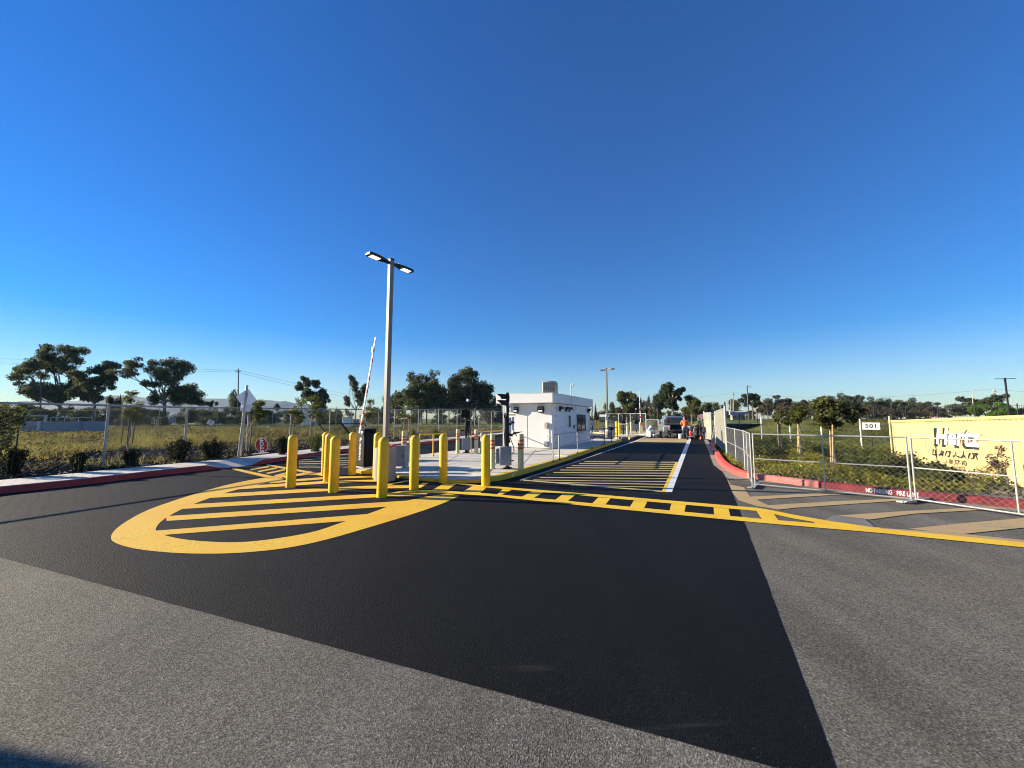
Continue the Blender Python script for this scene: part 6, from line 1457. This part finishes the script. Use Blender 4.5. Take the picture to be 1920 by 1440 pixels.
for k, px, yt, w_, Y in [('bare', 1450, 757, 46, 128), ('bare', 1480, 754, 50, 132), ('bare', 1520, 755, 50, 132), ('bare', 1555, 753, 50, 132), ('bare', 1590, 754, 50, 132), ('bare', 1625, 756, 50, 130), ('bare', 1665, 760, 50, 130), ('bare', 1700, 761, 50, 128), ('bare', 1735, 764, 50, 126), ('bare', 1765, 766, 40, 120), ('round', 1560, 746, 30, 126), ('round', 1572, 752, 34, 120), ('round', 1690, 753, 32, 124), ('round', 1655, 750, 28, 124), ('round', 1725, 757, 32, 122), ('bare', 1432, 752, 26, 115), ('round', 1440, 750, 26, 125), ('bare', 1475, 758, 34, 100), ('flat', 1480, 748, 22, 125), ('round', 1500, 756, 34, 120), ('flat', 1512, 751, 26, 130), ('round', 1535, 748, 30, 125), ('flat', 1549, 744, 24, 128), ('round', 1585, 750, 34, 118), ('flat', 1592, 743, 26, 120), ('flat', 1606, 742, 24, 122), ('round', 1610, 752, 36, 116), ('round', 1636, 754, 30, 118), ('bare', 1600, 762, 50, 95), ('flat', 1663, 753, 30, 120), ('round', 1675, 757, 34, 118), ('bare', 1650, 764, 50, 95), ('flat', 1700, 757, 26, 125), ('round', 1712, 759, 30, 120), ('bare', 1700, 767, 50, 95), ('flat', 1740, 754, 30, 118), ('bare', 1755, 762, 30, 100), ('bare', 1540, 766, 50, 95), ('bare', 1780, 770, 24, 100), ('round', 1905, 764, 36, 95), ('bush', 1930, 768, 40, 95), ('bush', 1560, 768, 50, 110), ('bush', 1640, 770, 60, 110), ('bush', 1490, 768, 40, 105), ('bush', 1720, 772, 50, 105)]:
    far_tree(k, px, yt, w_, Y, {'bare': 'brownish thin-leaved tree in the right-hand tree line', 'flat': 'flat-topped grey-green tree in the right-hand tree line', 'round': 'rounded dark tree in the right-hand tree line', 'bush': 'low dark bushy tree under the right-hand tree line'}[k], g3)
for kk, o_ in PR.items():
    if kk not in used:
        for c in list(o_.children): bpy.data.objects.remove(c)
        bpy.data.objects.remove(o_)

# ---- staked saplings
def sapling(lab, px, Y, crown, stakes, leaf='leaf_sapling', n=900, size=.085, seed=1, stakem='wood_dark', group='staked young street trees', lean=0):
    rg = np.random.RandomState(seed); p = GD(px, Y, 0); p.z = gz(p.x, p.y); t = thing('sapling', lab, 'young tree', p, 0, group)
    mb = MB(); cl = []; k = Y / F
    ztop = min(D(c[0], c[1], Y).z for c in crown) - p.z; fk = Vector((D(crown[0][0], HOR, Y).x * .0 + lean * .5, 0, ztop * .9))
    limb(mb, (0, 0, -.05), fk, .035, .022, rg, .02)
    for (cx, cy, rx, ry) in crown:
        c = D(cx, cy, Y) - p + Vector((0, rg.uniform(-.15, .15), 0)); limb(mb, fk, c, .018, .006, rg, .1)
        for _ in range(7):
            o_ = Vector((rg.uniform(-1, 1) * rx, rg.uniform(-1, 1) * rx, rg.uniform(-1, 1) * ry)) * k * .75; f = rg.uniform(.25, .45)
            cl.append((tuple(c + o_), (rx * k * f + .04, rx * k * f + .04, ry * k * f + .04))); limb(mb, c, c + o_, .007, .003, rg, .1, 2)
    mb.build('trunk', 'bark_grey', t); V, q_ = leaves(rg, cl, int(n * 1.7), size * .75); leaf_obj('crown', V, q_, leaf, t)
    for (xa, ya, xb, yb, dy) in stakes:
        a, b = D(xa, ya, Y + dy) - p, D(xb, yb, Y + dy) - p; MB().tube([a, b], .019, 7).build('stake', stakem, t)
    if len(stakes) > 1:
        a = (D(stakes[0][2], stakes[0][3] + 8, Y) - p); b = (D(stakes[-1][2], stakes[-1][3] + 8, Y) - p); MB().tube([a, (a + b) / 2 + Vector((0, -.04, 0)), b], .008, 5).build('tie', 'black_metal', t)
sapling('leafy young tree at the left edge of the photograph beside a dark stake', 8, 11.8, [(5, 775, 26, 18), (-5, 800, 26, 22), (30, 790, 20, 18), (15, 825, 22, 24), (-12, 845, 20, 22)], [(31, 838, 37, 780, .1)], n=2400, seed=31)
sapling('narrow young tree held by three dark stakes behind the left shrubs', 243, 14.6, [(250, 745, 12, 12), (246, 765, 15, 14), (255, 782, 12, 10), (238, 778, 8, 8)], [(227, 832, 233, 780, .15), (238, 832, 243, 785, -.1), (248, 832, 255, 782, .1)], n=1100, seed=32)
sapling('slanting young tree right of the diamond road sign, its pale stakes leaning', 470, 16.6, [(482, 762, 13, 10), (478, 778, 16, 13), (490, 785, 9, 9)], [(457, 815, 470, 788, .1), (462, 822, 474, 790, -.1)], n=1200, seed=33, lean=.3, stakem='wood_stake')
sapling('dark young tree behind the leftmost yellow bollard beside a fence post', 552, 19.6, [(560, 757, 11, 11), (555, 775, 13, 12), (563, 785, 9, 8)], [(549, 830, 552, 788, .1)], n=1000, seed=34)
sapling('bright young tree in front of the ragged tree, on two thin stakes', 586, 21.5, [(590, 752, 13, 11), (588, 768, 15, 10), (598, 778, 8, 7)], [(580, 820, 584, 780, .1), (590, 822, 592, 782, .1)], n=1100, seed=35, stakem='wood_stake')
sapling('yellow-green young tree just right of the raised barrier arm', 690, 24.0, [(695, 757, 9, 8), (693, 772, 12, 10), (690, 783, 8, 6)], [], n=900, seed=36)
sapling('sparse brownish young tree behind the island rails', 762, 26.0, [(762, 765, 9, 9), (757, 780, 11, 9), (770, 783, 9, 8)], [(756, 808, 758, 786, .1), (766, 808, 766, 786, .1)], n=700, seed=37, stakem='wood_stake')
sapling('small staked tree on the right slope, nearest the slatted gate', 1460, 16.0, [(1468, 775, 9, 10), (1458, 783, 10, 9), (1472, 790, 9, 7)], [(1460, 838, 1458, 795, .1), (1464, 839, 1463, 793, -.1)], n=900, seed=38, stakem='wood_stake')
sapling('second small staked tree on the right slope, with two pale crossed stakes', 1497, 13.2, [(1495, 772, 11, 10), (1488, 785, 10, 9), (1502, 782, 10, 9)], [(1495, 858, 1497, 792, .1), (1500, 859, 1496, 795, -.1)], n=1000, seed=39, stakem='wood_stake')
sapling('largest staked young tree, wide glossy crown, left of the 501 sign', 1560, 10.6, [(1548, 758, 16, 9), (1572, 760, 18, 10), (1560, 772, 24, 12), (1585, 778, 18, 12), (1540, 778, 14, 12), (1568, 790, 22, 11)], [(1559, 884, 1556, 800, .1), (1562, 884, 1561, 796, -.08)], n=2600, size=.105, seed=40, stakem='wood_stake', leaf='leaf_olive')

# ---- dark upright shrubs by the left pavement
def shrub(lab, px, yb, yt, wpx, seed, leaf='leaf_shrub', n=1500, zb=.16, spiky=True, size=.07, grp='dark upright shrubs along the left pavement'):
    rg = np.random.RandomState(seed); p = G(px, yb, zb); Y = p.y; p.z = gz(p.x, p.y); h = D(px, yt, Y).z - p.z; r = wpx * Y / F / 2
    t = thing('shrub', lab, 'shrub', p, 0, grp); mb = MB(); cl = []
    for _ in range(24 if spiky else 16):
        a, q_ = rg.uniform(0, 6.28), rg.uniform(.05, .95); hh_ = h * (rg.uniform(.72, 1.0) if spiky else rg.uniform(.55, 1.0)) * (1 - .2 * q_); base = Vector((math.cos(a) * r * q_ * .35, math.sin(a) * r * q_ * .35, 0)); tip = Vector((math.cos(a) * r * q_, math.sin(a) * r * q_, hh_))
        limb(mb, base, tip, .012, .004, rg, .05, 3)
        for f in (.25, .5, .75, .95): cl.append((tuple(base.lerp(tip, f)), ((.10 if spiky else .18) * r * 2, (.10 if spiky else .18) * r * 2, h * (.13 if spiky else .16))))
    mb.build('stems', 'bark_grey', t); V, k = leaves(rg, cl, int(n * 2.4), size * .62); leaf_obj('foliage', V, k, leaf, t); return t
shrub('dark upright shrub at the left edge below the leafy young tree', 18, 893, 838, 46, 51, n=1800)
shrub('low dark shrub left of the first fence post', 146, 886, 846, 30, 52, n=1000)
shrub('small dark shrub between two fence posts, sunlit on its left side', 245, 876, 838, 28, 53, n=1000)
shrub('tallest dark shrub by the left pavement, with brown base twigs', 333, 866, 820, 44, 54, n=1800)
shrub('dark shrub with spiky tips just left of the diamond sign post', 400, 861, 821, 40, 55, n=1600)
shrub('dark spreading shrub right of the fallen stop sign', 530, 852, 818, 44, 56, n=1500)
shrub('dark shrub half hidden behind two yellow bollards', 592, 846, 808, 36, 57, n=1200, leaf='leaf_bush')
shrub('brown-green shrub behind the left lane kerb near the island rails', 817, 822, 803, 24, 58, n=900, leaf='leaf_bush')
shrub('low shrub left of the island rails behind the far kerb', 775, 826, 806, 22, 59, n=800, leaf='leaf_bush')
# ---- right slope: bushes and ground cover
def cover_at(x, y): return max(0.0, 1.0)
rg = np.random.RandomState(77)
def scatter_cover():
    N = 230000; x = rg.uniform(3, 26, N); y = rg.uniform(6.0, 30, N); sr = sdist(RC, x, y)
    wob = wobble(x, y, 1.3, 61)
    edge = np.interp(y, [6.5, 7.3, 7.9, 8.6, 9.6, 12, 30], [.1, .45, 1.2, 2.6, 4.4, 6.0, 8.0])
    keep = (sr > .22) & (sr < edge + .5 * wob) & (y < 24); x, y, sr, wob = x[keep], y[keep], sr[keep], wob[keep]
    lump = .26 + .30 * (wob * .5 + .5) * sm(.3, 1.6, sr) + .45 * sm(1.2, 3.0, sr) * np.clip(wobble(x, y, 2.1, 62) + .35, 0, 1)
    lump = lump * sm(.1, .5, sr); lump *= np.interp(y, [6, 7.5, 9, 12], [.35, .6, 1, 1])
    z = np.maximum(ground_z(x, y), -.8) + lump * rg.uniform(.25, 1.0, len(x)) ** .6
    n = len(x); P = np.stack([x, y, z], 1)
    a = rg.normal(size=(n, 3)); a[:, 2] = np.abs(a[:, 2]) * .8; a /= np.linalg.norm(a, axis=1)[:, None]; b = np.cross(a, rg.normal(size=(n, 3))); b /= np.linalg.norm(b, axis=1)[:, None]
    s = .058 * rg.uniform(.6, 1.5, (n, 1)); a, b = a * s, b * s * .5
    q_ = np.stack([P - a * .5, P + b * .5, P + a * .7, P - b * .5], 1).reshape(-1, 3)
    leaf_obj('ground_cover', q_, n, 'leaf_cover', None, kind='stuff', label='low yellow-green shrubs covering the slope behind the right kerb', category='ground cover')
scatter_cover()
def scatter_bank():
    rg = np.random.RandomState(78); N = 260000; x = rg.uniform(6, 34, N); y = rg.uniform(8.5, 30, N); sr = sdist(RC, x, y); wob = wobble(x, y, .8, 66)
    far = np.interp(y, [8.5, 10, 13, 18, 30], [3.2, 5.2, 7.6, 10, 12]); keep = (sr > 2.6 + .5 * wob) & (sr < far + 1.2 * wob) & (x < .98 * y); x, y, sr, wob = x[keep], y[keep], sr[keep], wob[keep]
    h = .25 + .75 * np.clip(wobble(x, y, 1.5, 67) + .45, 0, 1); z = np.maximum(ground_z(x, y), -.75) + h * rg.uniform(.2, 1, len(x)) ** .5; n = len(x); P = np.stack([x, y, z], 1)
    a = rg.normal(size=(n, 3)); a[:, 2] = np.abs(a[:, 2]); a /= np.linalg.norm(a, axis=1)[:, None]; b = np.cross(a, rg.normal(size=(n, 3))); b /= np.linalg.norm(b, axis=1)[:, None]; s = .075 * rg.uniform(.6, 1.5, (n, 1)); a, b = a * s, b * s * .45
    leaf_obj('ground_cover', np.stack([P - a * .5, P + b * .5, P + a * .7, P - b * .5], 1).reshape(-1, 3), n, 'leaf_bank', None, kind='stuff', label='bank of green shrubs higher up the slope behind the low ground cover', category='ground cover')
scatter_bank()
for px, Y, yt, w_, sd_, lab in [(1690, 9.6, 842, 70, 71, 'dark rounded bush in front of the left end of the yellow container'), (1765, 8.9, 866, 62, 72, 'dark bush right of the fence joint, against the yellow container'), (1620, 11.5, 834, 70, 73, 'broad dark bush below the 501 sign'), (1440, 13.5, 828, 60, 74, 'dark green bush behind the corner of the chain-link panels'), (1520, 14.5, 828, 70, 75, 'dark green bush between the staked saplings')]:
    p = GD(px, Y, 0); zb = gz(p.x, p.y); py = 785 + (CAMZ - zb) / Y * F
    shrub(lab, px, py, yt, w_, sd_, 'leaf_bush', 2600, zb, False, .10, 'dark bushes on the right slope')
for px, Y, yt, w_, sd_, lab in [(1800, 14.0, 868, 22, 81, 'small dry bush at the foot of the container, left of the sapling shadow'), (1850, 12.6, 872, 34, 82, 'scrubby brown bush at the foot of the container')]:
    p = GD(px, Y, 0); zb = gz(p.x, p.y); py = 785 + (CAMZ - zb) / Y * F
    shrub(lab, px, py, yt, w_, sd_, 'leaf_brown', 500, zb, False, .07, 'dry bushes by the container')
sapling('thin upright young tree added to cast a shadow on the yellow container', 1874, 13.3, [(1874, 846, 9, 12), (1866, 862, 8, 12), (1884, 866, 8, 12), (1876, 880, 12, 12)], [], n=420, seed=83, group=None, leaf='leaf_brown')  # plant added for the shadow it throws on the container side
# ---- grasses in the left field and on the right slope
def grass(name, n, xr, yr, cond, hgt, wid, m, lab, seed, ydens=1.0):
    rg = np.random.RandomState(seed); u = rg.uniform(0, 1, n); y = yr[0] + (yr[1] - yr[0]) * u ** ydens; x = rg.uniform(*xr, n) * (y / yr[1]) if ydens > 1 else rg.uniform(*xr, n)
    k = cond(x, y, rg); x, y = x[k], y[k]; n = len(x); z = ground_z(x, y) - .02; h = hgt * rg.uniform(.35, 1.2, n) * (.65 + .35 * wobble(x, y, .6, seed + 1)); w_ = wid * rg.uniform(.6, 1.5, n)
    a = rg.uniform(0, 6.28, n); dx, dy = np.cos(a) * w_, np.sin(a) * w_; lx, ly = rg.normal(size=n) * h * .3, rg.normal(size=n) * h * .3
    P0 = np.stack([x - dx, y - dy, z], 1); P1 = np.stack([x + dx, y + dy, z], 1); P2 = np.stack([x + lx + dx * .7, y + ly + dy * .7, z + h * .62], 1); P3 = np.stack([x + lx * 1.7, y + ly * 1.7, z + h], 1)
    leaf_obj(name, np.stack([P0, P1, P2, P3], 1).reshape(-1, 3), n, m, None, kind='stuff', label=lab, category='grass')
inleft = lambda lo, hi: (lambda x, y, rg: (lambda sl: (sl > lo + 1.2 * wobble(x, y, .8, 21)) & (sl < hi))(sdist(LC, x, y)))
grass('tall_grass', 170000, (-75, 6), (9, 55), inleft(8.0, 60), .48, .011, 'grass', 'tall green weeds filling the field behind the left fence', 91, 1.4)
grass('dry_grass', 60000, (-70, 0), (10, 40), lambda x, y, rg: inleft(6.8, 15)(x, y, rg) & (wobble(x, y, .35, 5) > -.1), .45, .011, 'grass_dry', 'yellowish dry weeds at the edge of the left planting bed', 92, 1.3)
grass('tall_grass', 40000, (-42, 10), (6, 34), lambda x, y, rg: inleft(1.6, 9)(x, y, rg) & (wobble(x, y, 1.1, 15) > .16), .30, .010, 'grass', 'patchy weeds growing through the bark mulch on the left', 93, 1.2)
grass('tall_grass', 90000, (6, 62), (16, 60), lambda x, y, rg: (sdist(RC, x, y) > 1.5) & ~((x > 14) & (y < 24) & (x < 26)), .38, .016, 'grass', 'green grass on the slope below the iron fence on the right', 94, 1.0)
def brush(name, n_cl, xr, yr, cond, m, lab, seed, rr=(.25, .7), per=70):
    rg = np.random.RandomState(seed); y = rg.uniform(*yr, n_cl); x = rg.uniform(*xr, n_cl); k = cond(x, y, rg); x, y = x[k], y[k]; z = ground_z(x, y)
    r = rg.uniform(*rr, len(x)); P = []
    for i in range(len(x)):
        d = rg.normal(size=(per, 3)); d /= np.linalg.norm(d, axis=1)[:, None]; d[:, 2] = np.abs(d[:, 2]); P.append(np.array([x[i], y[i], z[i]]) + d * (r[i] * rg.uniform(.2, 1, (per, 1)) ** .5) * [1, 1, .8])
    P = np.concatenate(P); n = len(P); a = rg.normal(size=(n, 3)); a[:, 2] = np.abs(a[:, 2]) * 1.6; a /= np.linalg.norm(a, axis=1)[:, None]; b = np.cross(a, rg.normal(size=(n, 3))); b /= np.linalg.norm(b, axis=1)[:, None]
    s = .11 * rg.uniform(.5, 1.5, (n, 1)); a, b = a * s, b * s * .28
    leaf_obj(name, np.stack([P - a * .5, P + b, P + a * .7, P - b], 1).reshape(-1, 3), n, m, None, kind='stuff', label=lab, category='brush')
brush('brush', 900, (-75, 6), (13, 58), inleft(7, 60), 'leaf_brown', 'brownish dry brush scattered through the left field', 101)
brush('brush', 700, (-75, 6), (13, 58), inleft(7, 60), 'leaf_olive', 'olive green brush scattered through the left field', 102)
brush('brush', 350, (-40, 0), (6, 34), inleft(1.8, 9), 'leaf_brown', 'dead brown twigs and brush on the mulch bed at the left', 103, (.12, .3), 40)
brush('brush', 500, (8, 45), (12, 45), lambda x, y, rg: (sdist(RC, x, y) > 2.5) & ~((x > 13) & (y < 26) & (x < 27)), 'leaf_bush', 'green brush on the right slope beyond the shrubs', 104, (.25, .6))
# bark mulch chips on the left bed
def chips():
    rg = np.random.RandomState(95); N = 70000; y = rg.uniform(4.5, 26, N); x = rg.uniform(-24, -4, N); sl = sdist(LC, x, y); k = (sl > 1.34) & (sl < 9 + rg.normal(size=N)); x, y = x[k], y[k]; n = len(x)
    P = np.stack([x, y, ground_z(x, y) + rg.uniform(.0, .045, n)], 1); a = rg.normal(size=(n, 3)) * [1, 1, .45]; a /= np.linalg.norm(a, axis=1)[:, None]; b = np.cross(a, rg.normal(size=(n, 3))); b /= np.linalg.norm(b, axis=1)[:, None]
    s = .07 * rg.uniform(.4, 1.5, (n, 1)); a, b = a * s, b * s * .5
    leaf_obj('bark_mulch', np.stack([P - a, P + b, P + a, P - b], 1).reshape(-1, 3), n, 'chips', None, kind='stuff', label='dark bark mulch covering the bed beside the left pavement', category='mulch')
chips()
# ================================================================== the air
hz = MB().box((0, 1000, 245), (8000, 8000, 512)).build('haze', bpy.data.materials.new('haze'), None, smooth=False, kind='stuff', label='thin blue haze in the air', category='haze')
m = hz.data.materials[0]; m.use_nodes = True; m.node_tree.nodes.clear()
vo = m.node_tree.nodes.new('ShaderNodeVolumePrincipled'); vo.inputs['Density'].default_value = 9.0e-5; vo.inputs['Color'].default_value = (.50, .72, 1, 1); vo.inputs['Anisotropy'].default_value = .0
ou = m.node_tree.nodes.new('ShaderNodeOutputMaterial'); m.node_tree.links.new(vo.outputs[0], ou.inputs['Volume'])
